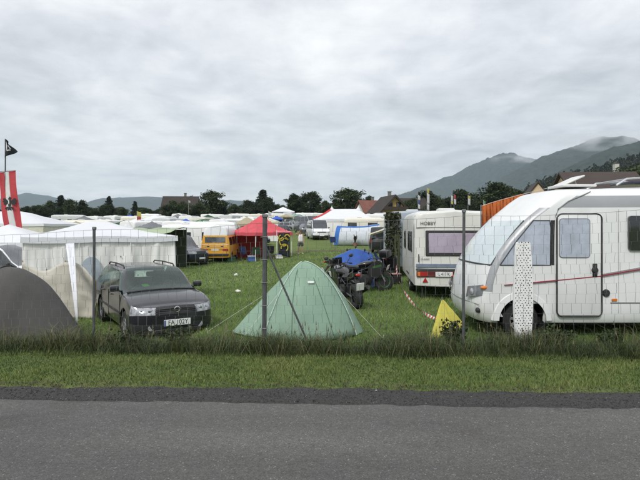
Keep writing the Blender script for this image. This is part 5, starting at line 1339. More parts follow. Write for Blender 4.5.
def pavilion(name, label, loc, rz, w, d, ze, zp, cloth, walls=None, ridge=0, wall_sides=(0, 1, 2, 3), group=None, n=8, cat='pavilion', val=.18, sag=.06):
    t = thing(name, label, cat, loc, rz, group)
    canopy_surface(G(), w, d, ze, zp, sag=sag, n=n, ridge=ridge, val=val).obj('canopy', cloth, t, smooth=60)
    hw, hd = w / 2 - .04, d / 2 - .04; c = [(-hw, -hd), (hw, -hd), (hw, hd), (-hw, hd)]
    if walls:
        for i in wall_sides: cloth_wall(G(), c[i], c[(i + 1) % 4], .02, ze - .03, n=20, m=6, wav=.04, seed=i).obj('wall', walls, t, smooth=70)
    for (x, y) in c: G().tube([(x * .985, y * .985, -.05), (x * .985, y * .985, ze)], .022, 6).obj('leg', mat('white_metal', (.7, .7, .7), rough=.5), t)
    return t
pavilion('party_pavilion', 'white pavilion roof behind the white people carrier', (-13.6, 22.3, gz(-13.6, 22.3)), R(4), 4.6, 3.2, 1.72, 2.45, WHITE_CLOTH, WALL_CLOTH, wall_sides=(2, 3))
pavilion('marquee', 'big white marquee with cream walls and low hipped roof behind the striped banner', (-22.6, 35.5, gz(-22.6, 35.5)), R(3), 9.4, 6.0, 2.55, 3.4, WHITE_CLOTH, fabric('cream_wall', (.60, .58, .50), dirt=.08), ridge=4.0, cat='marquee')
pavilion('party_pavilion', 'small white pavilion with flat hipped roof between marquee and closed pavilion', (wx(65, 39), 39, gz(wx(65, 39), 39)), R(8), 3.0, 2.6, 2.15, 2.62, WHITE_CLOTH, WALL_CLOTH)
pavilion('pagoda_tent', 'white pagoda tent with a sharp pointed top', (wx(128, 43), 43, gz(wx(128, 43), 43)), R(20), 2.0, 2.0, 1.62, 2.80, fabric('pagoda_white', (.70, .71, .71), trans=.2), WALL_CLOTH, sag=.22, cat='tent')
t = thing('blue_awning', 'small bright blue awning tucked beside the cream marquee wall', 'awning', (wx(50, 37), 37, gz(wx(50, 37), 37)))
solid(G().grid(lambda u, v: ((u - .5) * 1.3, (v - .5) * 1.2, 2.0 + .25 * v - .1 * math.sin(math.pi * u)), 8, 6).obj('cloth', fabric('awning_blue', (.05, .11, .45)), t), .01)
for sx in (-.6, .6):
    for sy in (-.55, .55): G().tube([(sx, sy, -.1), (sx, sy, 2.0 + .12 * (sy > 0))], .02, 6).obj('pole', STEEL, t)

# ---- pale green tarp shelter with things under it
t = thing('tarp_shelter', 'pale green flat tarp shelter on poles behind the white pavilion', 'shelter', (wx(154, 28), 28, gz(wx(154, 28), 28)), R(-4))
solid(G().grid(lambda u, v: ((u - .5) * 2.9, (v - .5) * 2.8, 1.98 + .34 * v + .10 * math.sin(math.pi * v) - .08 * math.sin(math.pi * u * 2) ** 2 + .05 * mnoise.noise(Vector((u * 5, v * 5, 3))) + .10 * u * (1 - v)), 20, 14).obj('tarp', fabric('pale_green_tarp', (.42, .50, .34), var=.08, scale=1.5, trans=.2), t, smooth=70), .006)
for sx in (-1.38, 0, 1.38):
    for sy in (-1.3, 1.3): G().tube([(sx, sy, -.1), (sx, sy, 2.0 + .3 * (sy > 0))], .02, 6).obj('pole', STEEL, t)
cloth_wall(G(), (-1.38, 1.3), (1.38, 1.3), .05, 2.2, n=20, m=6, wav=.05).obj('back_cloth', fabric('dark_green_cloth', (.035, .045, .03)), t)

# ---- minivan
simple_car('minivan', 'dark navy minivan with its nose beside the yellow camper', 'van', (wx(175.5, 32.6), 32.3, gz(wx(175.5, 32.6), 32.3)), R(-28), NAVY, L=4.6, W=1.84, roof=1.82, nose=.72, van=True, su=4, sv=3)

# ---- yellow camper van with white high roof
def yellow_camper():
    Y = 33.0; x = wx(214.5, Y); h = 2.28
    t = thing('camper_van', 'yellow camper van with white high roof parked beside the red pavilion', 'camper van', (x, Y + h, gz(x, Y + h) - .02), R(91))
    w = .925; YEL = mat('camper_yellow', (.66, .33, .03), rough=.4, var=.05, coat=.3, dirt=.10)
    WHT = mat('highroof_white', (.72, .73, .74), rough=.45, var=.03)
    z = [.30, .33, .60, .95, 1.12, 1.66, 1.76]
    y_ = [.70, .88, w, w, w - .01, w - .10, w - .14]
    def ring(x_, k=1.0, lean=0.0, top=0.0):
        zz = z + [1.80 + top, 2.20 + top * .4, 2.36, 2.40] if True else z
        yy = y_ + [w - .13, w - .24, w - .52, 0]
        return [(x_ + lean * max(0, q - 1.0) * (1 if x_ < 0 else -1), a * k, q) for a, q in zip(yy, zz)]
    ks = [ring(-h, 0, .06), ring(-h, .5, .06), ring(-h + .04, .94, .06), ring(-h + .14, 1, .08), ring(-h + .3), ring(-.9), ring(-.82), ring(.45), ring(.53), ring(h - .95), ring(h - .25, 1, .50), ring(h - .06, .94, .55), ring(h, .5, .55), ring(h, 0, .55)]
    cells = {'high_roof': [(0, 14, 6, 10)], 'side_glass': [(4, 5, 4, 5), (6, 7, 4, 5), (8, 10, 4, 5)], 'windscreen': [(11, 13, 4, 5)], 'bumper': [(0, 3, 0, 1), (10, 13, 0, 1)]}
    pr = loft(ks, 3, 3, cells, 'body', [(1.33, .33, .38), (-1.13, .33, .38)])
    vehicle_parts(t, pr, {'body': YEL, 'high_roof': WHT, 'side_glass': WGLASS, 'windscreen': WGLASS, 'bumper': PLASTIC})
    for xx in (1.33, -1.13):
        for s in (1, -1): wheel(t, xx, s * (w - .13), .33, .19, ALU, n=18)
    xr = -h - .004
    hatch = G().box((xr + .045, 0, 1.30), (.04, 1.60, .92), (0, .06, 0), .03).obj('tailgate', YEL, t)
    G().box((xr + .055, 0, 1.47), (.05, 1.36, .42), (0, .06, 0), .03).obj('rear_window', glass('camper_rear_glass', (.09, .10, .11)), hatch)
    G().box((xr + .02, 0, 1.155), (.03, 1.72, .035), bev=.008).obj('trim_line', mat('trim_white', (.6, .6, .58), rough=.4), t)
    G().box((xr - .03, 0, .52), (.12, 1.76, .14), bev=.03, seg=2).obj('rear_bumper', PLASTIC, t)
    for s in (1, -1):
        G().box((xr + .0, s * .66, .83), (.03, .36, .14), bev=.01).obj('tail_lamp', LAMP_RED, t); G().box((xr - .004, s * .45, 1.06), (.03, .16, .05), bev=.01).obj('vent', PLASTIC, t)
    G().box((xr - .01, 0, .84), (.02, .50, .12), bev=.004).obj('number_plate', PLATE, t)
    G().box((-.2, 0, .30), (3.6, 1.4, .12)).obj('underbody', PLASTIC, t)
    G().tube([(xr - .10, -.75, .60), (xr - .14, -.75, 1.0), (xr - .14, .75, 1.0), (xr - .10, .75, .60)], .018, 6).obj('bicycle_carrier', STEEL, t)
yellow_camper()

# ---- caravans
make_caravan('touring_caravan', 'white caravan with one wide dark window behind the navy minivan', (wx(194, 37), 37.0, gz(wx(194, 37), 37)), R(4), 4.4, 2.1, 2.48, CWHITE, win=[(-.75, 1.35), (1.0, .5)], detail=1)
make_caravan('touring_caravan', 'blue-grey caravan standing beyond the cream touring caravan', (4.18, 23.6, gz(4.18, 23.6)), R(86), 5.2, 2.2, 2.75, CGREY, detail=1)
make_caravan('touring_caravan', 'cream caravan with two side windows behind the blue and white tent', (wx(365, 54), 54, gz(wx(365, 54), 54)), R(-3), 4.6, 2.1, 2.45, CREAM, win=[(-1.35, .85), (.75, .9)], detail=1)

# ---- red pavilion with side walls, its furniture and flag
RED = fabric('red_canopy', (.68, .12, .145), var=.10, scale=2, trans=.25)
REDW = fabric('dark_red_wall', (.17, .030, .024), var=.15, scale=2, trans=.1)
rx, ry = wx(261, 36.6), 36.6
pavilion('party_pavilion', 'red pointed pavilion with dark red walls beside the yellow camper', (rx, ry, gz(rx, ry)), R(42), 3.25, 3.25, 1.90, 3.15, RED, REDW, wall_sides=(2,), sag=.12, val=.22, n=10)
def bench_set(x, y, rz, lab):
    t = thing('folding_table', lab, 'table', (x, y, gz(x, y)), rz)
    w = mat('table_wood', (.30, .20, .10), rough=.6, var=.2)
    G().box((0, 0, .74), (1.5, .6, .03), bev=.008).obj('tabletop', w, t)
    for sx in (-.6, .6):
        for sy in (-.24, .24): G().tube([(sx, sy, 0), (sx * .95, sy, .73)], .016, 5).obj('leg', STEEL, t)
bench_set(rx + .1, ry + .1, R(42), 'wooden folding table standing under the red pavilion')
def camp_chair(x, y, rz, m, lab, group=None):
    t = thing('camping_chair', lab, 'chair', (x, y, gz(x, y)), rz, group)
    G().grid(lambda u, v: ((u - .5) * .5, (v - .5) * .46, .44 - .05 * math.sin(math.pi * u)), 6, 4).obj('seat', m, t)
    G().grid(lambda u, v: ((u - .5) * .5, .23 + .14 * v, .46 + .5 * v), 6, 5).obj('backrest', m, t)
    for sx in (-.27, .27):
        G().tube([(sx, -.25, 0), (sx, .24, .46), (sx, .38, .98)], .012, 5).obj('leg', STEEL, t); G().tube([(sx, .28, 0), (sx, -.24, .46), (sx, -.24, .64), (sx, .28, .66)], .012, 5).obj('leg', STEEL, t)
BLKC = fabric('chair_black', (.02, .02, .022)); BLUC = fabric('chair_blue', (.03, .05, .14)); GRNC = fabric('chair_green', (.03, .06, .035))
camp_chair(rx + .75, ry - 1.55, R(200), BLKC, 'black folding camping chair in front of the red pavilion')
camp_chair(rx - .95, ry - 1.15, R(150), BLUC, 'dark blue folding camping chair at the camper side of the red pavilion')
def dark_flag():
    Y = 35.2; x = wx(284, Y); z0 = gz(x, Y)
    t = thing('hanging_flag', 'black flag with a yellow emblem hung from the red pavilion eave', 'flag', (x, Y, z0))
    f = lambda u, v: ((u - .5) * .80, .09 * math.sin(u * 8 + v * 2), .30 + 1.45 * v - .25 * u * (1 - v))
    solid(G().grid(f, 20, 14).obj('cloth', fabric('flag_black', (.022, .025, .030), var=.2), t, smooth=70), .004)
    g = G()
    for (cx_, cz_, r0, a0, a1) in ((0, 1.15, .26, 20, 320), (.04, .74, .20, -60, 200), (-.18, 1.42, .14, 100, 380), (.22, 1.48, .12, 0, 300)):
        vs = []
        for a in np.linspace(R(a0), R(a1), 16): vs += [(cx_ + math.cos(a) * r0, -.097, cz_ + math.sin(a) * r0), (cx_ + math.cos(a) * (r0 + .075), -.097, cz_ + math.sin(a) * (r0 + .075))]
        g.add(vs, [(2 * i, 2 * i + 1, 2 * i + 3, 2 * i + 2) for i in range(15)])
    g.obj('emblem', fabric('emblem_yellow', (.45, .36, .05)), t)
    G().tube([(-.5, 0, 0), (-.5, 0, 1.95)], .02, 6).tube([(-.5, 0, 1.86), (.48, 0, 1.86)], .014, 6).obj('pole', mat('white_metal', (.7, .7, .7), rough=.5), t)
dark_flag()

# camping gear lying about
def box_thing(name, cat, lab, x, y, d, m, lid=None, rz=.3):
    t = thing(name, lab, cat, (x, y, gz(x, y)), rz)
    G().box((0, 0, d[2] * .45), (d[0], d[1], d[2] * .9), bev=.02).obj('box', m, t)
    G().box((0, 0, d[2] * .95), (d[0] * 1.05, d[1] * 1.05, d[2] * .12), bev=.015).obj('lid', lid or m, t)
    G().tube([(-d[0] * .5, -d[1] * .55, d[2] * .7), (-d[0] * .2, -d[1] * .62, d[2] * .7), (d[0] * .2, -d[1] * .62, d[2] * .7), (d[0] * .5, -d[1] * .55, d[2] * .7)], .012, 5).obj('handle', PLASTIC, t)
blue_p, white_p, green_p = mat('box_blue', (.05, .12, .35), rough=.5), mat('box_white', (.7, .7, .68), rough=.5), mat('box_green', (.05, .14, .07), rough=.6)
box_thing('cool_box', 'cool box', 'blue and white cool box on the grass by the red pavilion', rx - .4, ry - 2.1, (.5, .34, .38), blue_p, white_p)
box_thing('cool_box', 'cool box', 'green lidded box beside the yellow camper wheel', wx(231, 34), 34.0, (.55, .4, .32), green_p)
box_thing('storage_crate', 'crate', 'white plastic crate at the leg of the red pavilion', rx + 1.4, ry - 1.2, (.5, .36, .3), white_p, blue_p)
box_thing('storage_crate', 'crate', 'black crate beside the navy minivan wheel', wx(206, 33), 32.2, (.5, .36, .3), PLASTIC)
camp_chair(rx - .1, ry - 1.9, R(185), GRNC, 'green folding camping chair next to the blue cool box')
camp_chair(wx(334, 44), 44, R(160), BLUC, 'blue folding camping chair on the grass left of the family tent')
# ---- person shading the eyes
def skin_mesh(name, V, E, rad, material, parent, sub=2, root=0):
    me = bpy.data.meshes.new(name); me.from_pydata(V, E, []); o = link(name, me, None)
    sk = o.modifiers.new('skin', 'SKIN'); sk.use_smooth_shade = True
    for i, r_ in enumerate(rad):
        d = me.skin_vertices[0].data[i]; d.radius = r_ if isinstance(r_, tuple) else (r_, r_); d.use_root = (i == root)
    o.modifiers.new('sub', 'SUBSURF').levels = sub
    dg = bpy.context.evaluated_depsgraph_get(); m2 = bpy.data.meshes.new_from_object(o.evaluated_get(dg)); m2.name = name
    bpy.data.objects.remove(o); m2.materials.clear(); m2.materials.append(material)
    m2.polygons.foreach_set('use_smooth', [True] * len(m2.polygons))
    return link(name, m2, parent)
def person(px, Y, label, shirt, shorts, arm_up=True, rz=0, h=1.72, hair=(.10, .06, .035)):
    x = wx(px, Y); t = thing('person', label, 'person', (x, Y, gz(x, Y)), rz, scale=h / 1.72)
    SK = mat('skin', (.42, .24, .17), rough=.55, var=.06)
    V = [(0, 0, .93), (0, .01, 1.10), (0, .0, 1.28), (0, .01, 1.42), (0, 0, 1.50), (0, -.01, 1.56), (0, -.01, 1.64), (0, 0, 1.70)]
    E = [(i, i + 1) for i in range(7)]
    rad = [(.15, .11), (.135, .10), (.15, .105), (.10, .07), .052, (.065, .075), (.078, .092), (.055, .065)]
    def chain(start, pts, rs):
        k = start
        for p, r_ in zip(pts, rs): V.append(p); rad.append(r_); E.append((k, len(V) - 1)); k = len(V) - 1
        return k
    for s in (-1, 1):
        k = chain(0, [(s * .10, 0, .86), (s * .125, -.01, .50), (s * .135, .015, .10), (s * .14, -.02, .045), (s * .15, -.13, .03)], [.085, .058, .038, .036, .030])
    # arms: the one on the left of the picture is raised to the brow
    def hand(k, wrist, d, up):
        d = Vector(d).normalized(); u = Vector(up).normalized()
        pc = Vector(wrist) + d * .06; kk = chain(k, [tuple(pc)], [(.036, .018)])
        for i, (off, ln) in enumerate(((-.030, .060), (-.010, .072), (.010, .068), (.030, .052))):
            chain(kk, [tuple(pc + u * off + d * .045), tuple(pc + u * off * 1.1 + d * (.045 + ln * .55) - Vector((0, 0, .008))), tuple(pc + u * off * 1.1 + d * (.045 + ln) - Vector((0, 0, .02)))], [.0095, .009, .008])
        chain(kk, [tuple(pc - u * .045 + d * .0), tuple(pc - u * .06 + d * .03)], [.011, .009])
    if arm_up:
        k = chain(3, [(-.17, 0, 1.41), (-.36, -.10, 1.42), (-.17, -.16, 1.60)], [.052, .040, .028]); hand(k, (-.17, -.16, 1.60), (1, 0.15, .35), (0, -.6, .6))
    else:
        k = chain(3, [(-.17, 0, 1.41), (-.25, .02, 1.14), (-.25, -.06, .90)], [.052, .040, .028]); hand(k, (-.25, -.06, .90), (0, -.2, -1), (0, 1, 0))
    k = chain(3, [(.17, 0, 1.41), (.25, .03, 1.14), (.24, -.06, .90)], [.052, .040, .028]); hand(k, (.24, -.06, .90), (0, -.2, -1), (0, 1, 0))
    b = skin_mesh('body', V, E, rad, SK, t)
    # face
    g = G()
    for s in (-1, 1): g.ball((s * .030, -.092, 1.635), .012, 8, 6)
    g.obj('eyes', INK, b); G().ball((0, -.105, 1.605), .016, 8, 6, (.7, 1, 1.2)).obj('nose', SK, b); G().ball((0, -.092, 1.57), .02, 8, 6, (1.2, .4, .3)).obj('mouth', mat('lips', (.32, .12, .10), rough=.5), b)
    hm = fabric('hair_%d' % int(px), hair, var=.3, scale=30)
    G().ball((0, .018, 1.668), .105, 14, 10, (.92, 1.02, .92)).ball((0, .06, 1.60), .075, 10, 8, (1, .9, 1.4)).obj('hair', hm, b)
    # clothes follow the body
    skin_mesh('top', [(0, 0, .84), (0, .01, 1.06), (0, 0, 1.28), (0, .01, 1.38), (-.11, .005, 1.42), (.11, .005, 1.42)], [(0, 1), (1, 2), (2, 3), (3, 4), (3, 5)], [(.20, .15), (.19, .14), (.20, .14), (.15, .10), .062, .062], shirt, t)
    skin_mesh('shorts', [(0, 0, .95), (0, 0, .86), (-.105, 0, .80), (-.128, -.01, .54), (.105, 0, .80), (.128, -.01, .54)], [(0, 1), (1, 2), (2, 3), (1, 4), (4, 5)], [(.19, .14), (.18, .135), .12, .115, .12, .115], shorts, t)
    for s in (-1, 1): G().box((s * .148, -.075, .025), (.10, .27, .06), bev=.025, seg=2).obj('shoe', mat('shoe_pale', (.45, .40, .36), rough=.7), t)
    return t
person(300.5, 37.8, 'person in white sleeveless top and dark shorts raising one hand to the brow', fabric('vest_white', (.72, .72, .72)), fabric('shorts_grey', (.06, .075, .075)), True, R(8))

# ---- marquee with red edging, blue and white tent
def striped_marquee():
    Y = 62.0; x = wx(345, Y); z = gz(x, Y)
    t = thing('marquee', 'long white marquee with a red stripe down its hip edge', 'marquee', (x, Y, z), R(-6))
    w, d, ze, zp = 7.2, 5.6, 2.1, 3.35
    canopy_surface(G(), w, d, ze, zp, sag=.10, n=10, ridge=3.2, val=.25).obj('canopy', WHITE_CLOTH, t, smooth=60)
    hw, hd = w / 2 - .05, d / 2 - .05; c = [(-hw, -hd), (hw, -hd), (hw, hd), (-hw, hd)]
    for i in range(4): cloth_wall(G(), c[i], c[(i + 1) % 4], .02, ze - .1, n=24, m=6, wav=.05, seed=i).obj('wall', WALL_CLOTH, t, smooth=70)
    rs = fabric('edging_red', (.52, .04, .05))
    for a, b in (((-1.6, 0, zp), (-hw, -hd, ze)), ((-hw, -hd, ze - .12), (hw * -.2, -hd - .06, ze - .12))):
        a, b = Vector(a), Vector(b); G().grid(lambda u, v: tuple(a.lerp(b, u) + Vector(((v - .5) * .34, -.02, .045 - .10 * math.sin(math.pi * u) * (a.z > b.z)))), 12, 2).obj('red_edging', rs, t)
    G().tube([(-hw, -hd - .03, 0), (-hw, -hd - .03, ze)], .05, 6).obj('corner_leg', mat('leg_blue', (.22, .26, .42), rough=.5), t)
    for xx in (-1.6, 1.6): G().lathe([(.001, .45), (.05, .25), (.22, 0.0), (.3, -.14)], 10, 'z', (xx, 0, zp)).obj('peak_cap', WHITE_CLOTH, t)
striped_marquee()
def blue_white_tent():
    Y = 48.0; x = wx(358, Y); z = gz(x, Y)
    t = thing('family_tent', 'white family tent with blue roof edge and blue end wall', 'tent', (x, Y, z), R(-4))
    Lh, wd, H = 1.95, 1.4, 1.95
    def f(u, v):
        X_ = (u - .5) * 2 * Lh; a = math.pi * v; k = 1 - .10 * (1 - u)
        return (X_ + (.25 * (1 - math.sin(a)) * (-1 if u < .5 else 1)), -math.cos(a) * wd, H * k * math.sin(a) ** .55 * (1 - .08 * math.sin(math.pi * u)) + .03 * mnoise.noise(Vector((X_ * 2, v * 6, 1))))
    fs = G().grid(f, 30, 20)
    solid(fs.obj('flysheet', fabric('tent_white', (.62, .66, .70), dirt=.1, trans=.2), t, smooth=70), .005)
    B = fabric('tent_blue', (.05, .17, .50), trans=.15)
    for (u0, u1, v0, v1) in ((0.0, 1.0, .34, .44), (0.0, .10, .0, .98)):
        G().grid(lambda u, v: tuple(Vector(f(u0 + (u1 - u0) * u, v0 + (v1 - v0) * v)) + Vector((-.01, -.02, .02))), 20, 14).obj('blue_panel', B, t, smooth=70)
    for sgn in (0, 1): G().add([f(sgn, v) for v in np.linspace(0, 1, 21)], [tuple(range(21))]).obj('end_wall', B if sgn == 0 else MATS['tent_white'], t)
blue_white_tent()
def dark_plant(px, Y, hgt, label):
    x = wx(px, Y); t = thing('potted_plant', label, 'plant', (x, Y, gz(x, Y)))
    G().lathe([(.001, .0), (.14, .0), (.18, .30), (.17, .30)], 14, 'z').obj('pot', mat('terracotta', (.26, .12, .07), rough=.8), t)
    g = G(); r = random.Random(int(px))
    for k in range(34):
        a = r.uniform(0, 6.28); L = r.uniform(.6, 1.0) * hgt; tl = r.uniform(.15, .9)
        d = Vector((math.cos(a), math.sin(a), 0)); s = Vector((-d.y, d.x, 0)) * .035
        p0 = Vector((0, 0, .28)); p1 = p0 + d * L * .3 * tl + Vector((0, 0, L * .55)); p2 = p0 + d * L * .62 * tl + Vector((0, 0, L * (.85 - .4 * tl)))
        g.add([p0 - s, p0 + s, p1 + s * 1.3, p1 - s * 1.3, p2], [(0, 1, 2, 3), (3, 2, 4)])
    g.obj('leaves', mat('dark_leaf', (.012, .018, .012), rough=.6, var=.4), t)
dark_plant(355, 46.0, 1.15, 'dark spiky potted plant in front of the blue and white tent')
t = thing('waste_bag', 'pale yellow rubbish bag slumped beside the blue end of the family tent', 'bag', at(335.5, 47))
G().grid(lambda u, v: (math.cos(u * 6.2832) * (.24 * math.sin(math.pi * min(.99, .2 + .8 * v)) ** .6 + .02), math.sin(u * 6.2832) * .22 * math.sin(math.pi * min(.99, .2 + .8 * v)) ** .6, .75 * v + .03 * mnoise.noise(Vector((u * 8, v * 8, 1)))), 14, 10).obj('sack', fabric('bag_yellow', (.55, .58, .30)), t, smooth=60)
G().lathe([(.03, 0), (.02, .04), (.06, .10)], 8, 'z', (.0, 0, .73)).obj('knot', MATS['bag_yellow'], t)

# ---- camouflage net shelter beside the blue-grey caravan
def camo():
    Y = 20.6; xa, xb = wx(389, Y), wx(399.5, Y); xm = (xa + xb) / 2; z = gz(xm, Y)
    t = thing('camouflage_shelter', 'dark green camouflage net shelter with hanging cloths beside the blue-grey caravan', 'shelter', (xm, Y, z))
    zt = wz(214, Y) - z; w = xb - xa
    for sx in (-1, 1):
        for yy in (0, .9): G().tube([(sx * w / 2, yy, -.1), (sx * w / 2, yy, zt)], .022, 6).obj('pole', STEEL, t)
    leafm = attr_mat('camo_scrim', [(0, (.012, .016, .009)), (.5, (.035, .045, .020)), (.8, (.085, .085, .045)), (1, (.16, .15, .09))], trans=.1)
    r = np.random.default_rng(3)
    c = np.concatenate([np.stack([r.uniform(-w / 2, w / 2, 90), r.uniform(-.05, .05, 90), r.uniform(.55, zt, 90)], 1), np.stack([r.uniform(-w / 2, w / 2, 60), r.uniform(0, .9, 60), np.full(60, zt) - .06], 1), np.stack([np.full(60, -w / 2), r.uniform(0, .5, 60), r.uniform(.9, zt, 60)], 1)])
    o = leaf_cloud('netting', c, np.full(len(c), .13), 14, .10, 9, leafm, t); o['kind'] = 'stuff'
    cloth_wall(G(), (-.02, -.12), (w / 2, -.12), .35, 1.75, n=10, m=8, wav=.06, seed=6).obj('hanging_cloth', fabric('olive_cloth', (.06, .07, .035)), t)
    cloth_wall(G(), (-w / 2, .1), (-.06, .1), .1, 1.2, n=10, m=8, wav=.06, seed=7).obj('hanging_cloth', fabric('brown_cloth', (.045, .035, .03)), t)
camo()
camp_chair(wx(390, 18.9), 18.9, R(170), BLKC, 'black folding camping chair before the camouflage shelter')
t = thing('storage_crate', 'dark crate with a pinkish cloth on it beside the red tape stake', 'crate', at(393, 18.3), R(10))
G().box((0, 0, .18), (.5, .36, .34), bev=.02).obj('box', PLASTIC, t); G().box((0, 0, .36), (.53, .39, .03), bev=.01).obj('lid', mat('lid_pink', (.42, .25, .25), rough=.7), t)
# dark van in front of the cream caravan's end
simple_car('van', 'black van standing behind the camouflage shelter', 'van', at(386, 40), R(75), BLACKP, L=4.8, W=1.85, roof=1.95, van=True, su=3, sv=2)
t = thing('awning', 'cream cloth awning slung between the black van and the cream caravan', 'awning', at(383, 36))
solid(G().grid(lambda u, v: ((u - .5) * 1.9, (v - .5) * 1.8, 1.5 + .85 * u - .12 * math.sin(math.pi * v) - .1 * math.sin(math.pi * u)), 12, 8).obj('cloth', fabric('awning_cream', (.66, .62, .48), trans=.25), t, smooth=70), .006)
for sx in (-.92, .92):
    for sy in (-.85, .85): G().tube([(sx, sy, -.1), (sx, sy, 1.5 + .85 * (sx > 0))], .02, 6).obj('pole', STEEL, t)

# ---- cars lining the grass lane
simple_car('parked_car', 'dull grey car facing the lane in front of the red-striped marquee', 'car', at(309, 66), R(-72), GREYP, su=3, sv=2, roof=1.5)
simple_car('parked_car', 'black car next behind the grey car along the lane', 'car', at(303, 76), R(-70), BLACKP, su=3, sv=2, roof=1.6, estate=True)
simple_car('parked_car', 'pale green car third behind the grey car along the lane', 'car', at(296.5, 90), R(-60), SAGE, su=3, sv=2, roof=1.5)
simple_car('van', 'white van next to the red-striped marquee corner', 'van', at(318, 57), R(-80), W_PAINT, L=5.0, W=1.9, roof=2.1, van=True, su=3, sv=2)
simple_car('van', 'silver van with white roof load behind the black car', 'van', at(309, 88), R(-60), SILVER, L=5.0, W=1.9, roof=2.2, van=True, su=3, sv=2)
simple_car('parked_car', 'silver hatchback across the lane behind the red pavilion', 'car', at(281, 84), R(200), SILVER, su=3, sv=2)
simple_car('parked_car', 'dark navy hatchback across the lane behind the red pavilion', 'car', at(275, 70), R(190), NAVY, su=3, sv=2)

# ---- rainbow cone tent
t = thing('cone_tent', 'small cone tent in yellow, green and red panels behind the red pavilion', 'tent', at(236, 47), R(20))
cols = [(.62, .48, .03), (.05, .30, .08), (.03, .14, .05), (.55, .10, .03), (.62, .48, .03), (.06, .34, .10), (.03, .12, .05), (.58, .25, .03)]
for k in range(8):
    a0, a1 = k * math.pi / 4, (k + 1) * math.pi / 4
    G().grid(lambda u, v: (math.cos(a0 + (a1 - a0) * u) * 1.15 * v * (1 - .06 * math.sin(math.pi * v)), math.sin(a0 + (a1 - a0) * u) * 1.15 * v * (1 - .06 * math.sin(math.pi * v)), 2.45 * (1 - v) ** .92), 5, 8).obj('panel', fabric('cone_%d' % k, cols[k], trans=.2), t, smooth=50)
G().tube([(0, 0, 0), (0, 0, 2.52)], .02, 5).obj('pole', STEEL, t)

# ---- rows of caravans further back: protos then copies
GC = 'caravans in the rows further up the field'
CLAB = {0: 'plain white caravan in the crowded rows further up the field', 1: 'cream caravan in the crowded rows further up the field', 2: 'light grey caravan in the crowded rows further up the field'}
CPROTO = []
for k, m in enumerate((CWHITE, CREAM, mat('caravan_lightgrey', (.52, .53, .53), rough=.5, dirt=.1))):
    CPROTO.append([make_caravan('touring_caravan', CLAB[k], (0, 0, -50), 0, 4.8 + .3 * k, 2.15, 2.5 + .06 * k, m, group=GC, detail=0, stripe=(mat('stripe_blue', (.08, .14, .30), rough=.5), None, mat('stripe_brown', (.20, .12, .07), rough=.5))[k]), False])
def far_caravan(px, Y, k, rz):
    p = CPROTO[k]; loc = at(px, Y)
    if not p[1]: p[0].location = loc; p[0].rotation_euler = (0, 0, rz); p[1] = True
    else: p = [dup(p[0], loc, rz)]
    p[0]['label'] = ('plain white', 'cream', 'light grey')[k] + ' caravan in the ' + ('front' if Y < 53 else 'second' if Y < 68 else 'third' if Y < 90 else 'last') + ' row ' + landmark(px)
FC = [(58, 52, 0, 70), (88, 50, 1, 8), (112, 54, 0, 80), (146, 50, 0, 60), (170, 58, 2, 85), (182, 49, 0, 80), (213, 46, 0, 4), (226, 57, 0, 75), (205, 66, 1, 82), (243, 60, 0, 12), (253, 72, 0, 70), (231, 82, 2, 84), (190, 82, 0, 83), (165, 78, 0, 84), (140, 74, 1, 9), (118, 82, 0, 76), (98, 76, 0, 86), (70, 84, 2, 5),
      (213, 98, 0, 8), (262, 98, 1, 3), (240, 108, 0, 5), (180, 105, 0, 88), (150, 104, 0, 4), (275, 115, 0, 10), (290, 118, 2, 80), (318, 102, 0, 40), (330, 92, 0, 85), (305, 125, 0, 5), (336, 112, 0, 3),
      (415, 62, 0, 4), (437, 55, 0, 88), (425, 42, 0, 5), (452, 70, 1, 6), (470, 60, 0, 85), (460, 45, 0, 3), (400, 78, 0, 8), (388, 92, 2, 4), (430, 88, 0, 86), (478, 84, 0, 5), (500, 58, 0, 85), (494, 95, 0, 0), (372, 84, 0, 6)]
for px, Y, k, a in FC: far_caravan(px, Y, k, R(a + rng.uniform(-4, 4)))
# cars parked between the caravans
FCAR = [(64, 47, 'SILVER', 20), (104, 48, 'NAVY', 70), (134, 64, 'GREYP', 10), (160, 52, 'BLACKP', 85), (176, 70, 'SILVER', 30), (198, 55, 'GREYP', 80), (219, 68, 'BLACKP', 20), (235, 52, 'SILVER', 75), (250, 52, 'NAVY', 20), (258, 84, 'GREYP', 85), (268, 92, 'BLACKP', 20), (273, 102, 'SILVER', 60), (288, 98, 'GREYP', 100), (324, 72, 'BLACKP', 95), (332, 80, 'SILVER', 80), (380, 66, 'NAVY', 20), (395, 56, 'BLACKP', 85), (408, 46, 'SILVER', 80), (420, 70, 'GREYP', 20), (444, 38, 'GREYP', 20), (285, 135, 'BLACKP', 80), (294, 140, 'SILVER', 20), (247, 90, 'NAVY', 50)]
CN = {'SILVER': 'silver', 'NAVY': 'dark navy', 'GREYP': 'grey', 'BLACKP': 'black'}
CP = {}
for px, Y, m, a in FCAR:
    lab = CN[m] + ' car parked among the ' + ('front' if Y < 53 else 'second' if Y < 68 else 'third' if Y < 90 else 'last') + ' row caravans ' + landmark(px)
    if m not in CP: CP[m] = simple_car('parked_car', lab, 'car', at(px, Y), R(a), globals()[m], group='cars among the caravan rows', su=2, sv=2, roof=1.55, estate=True)
    else: dup(CP[m], at(px, Y), R(a), lab)
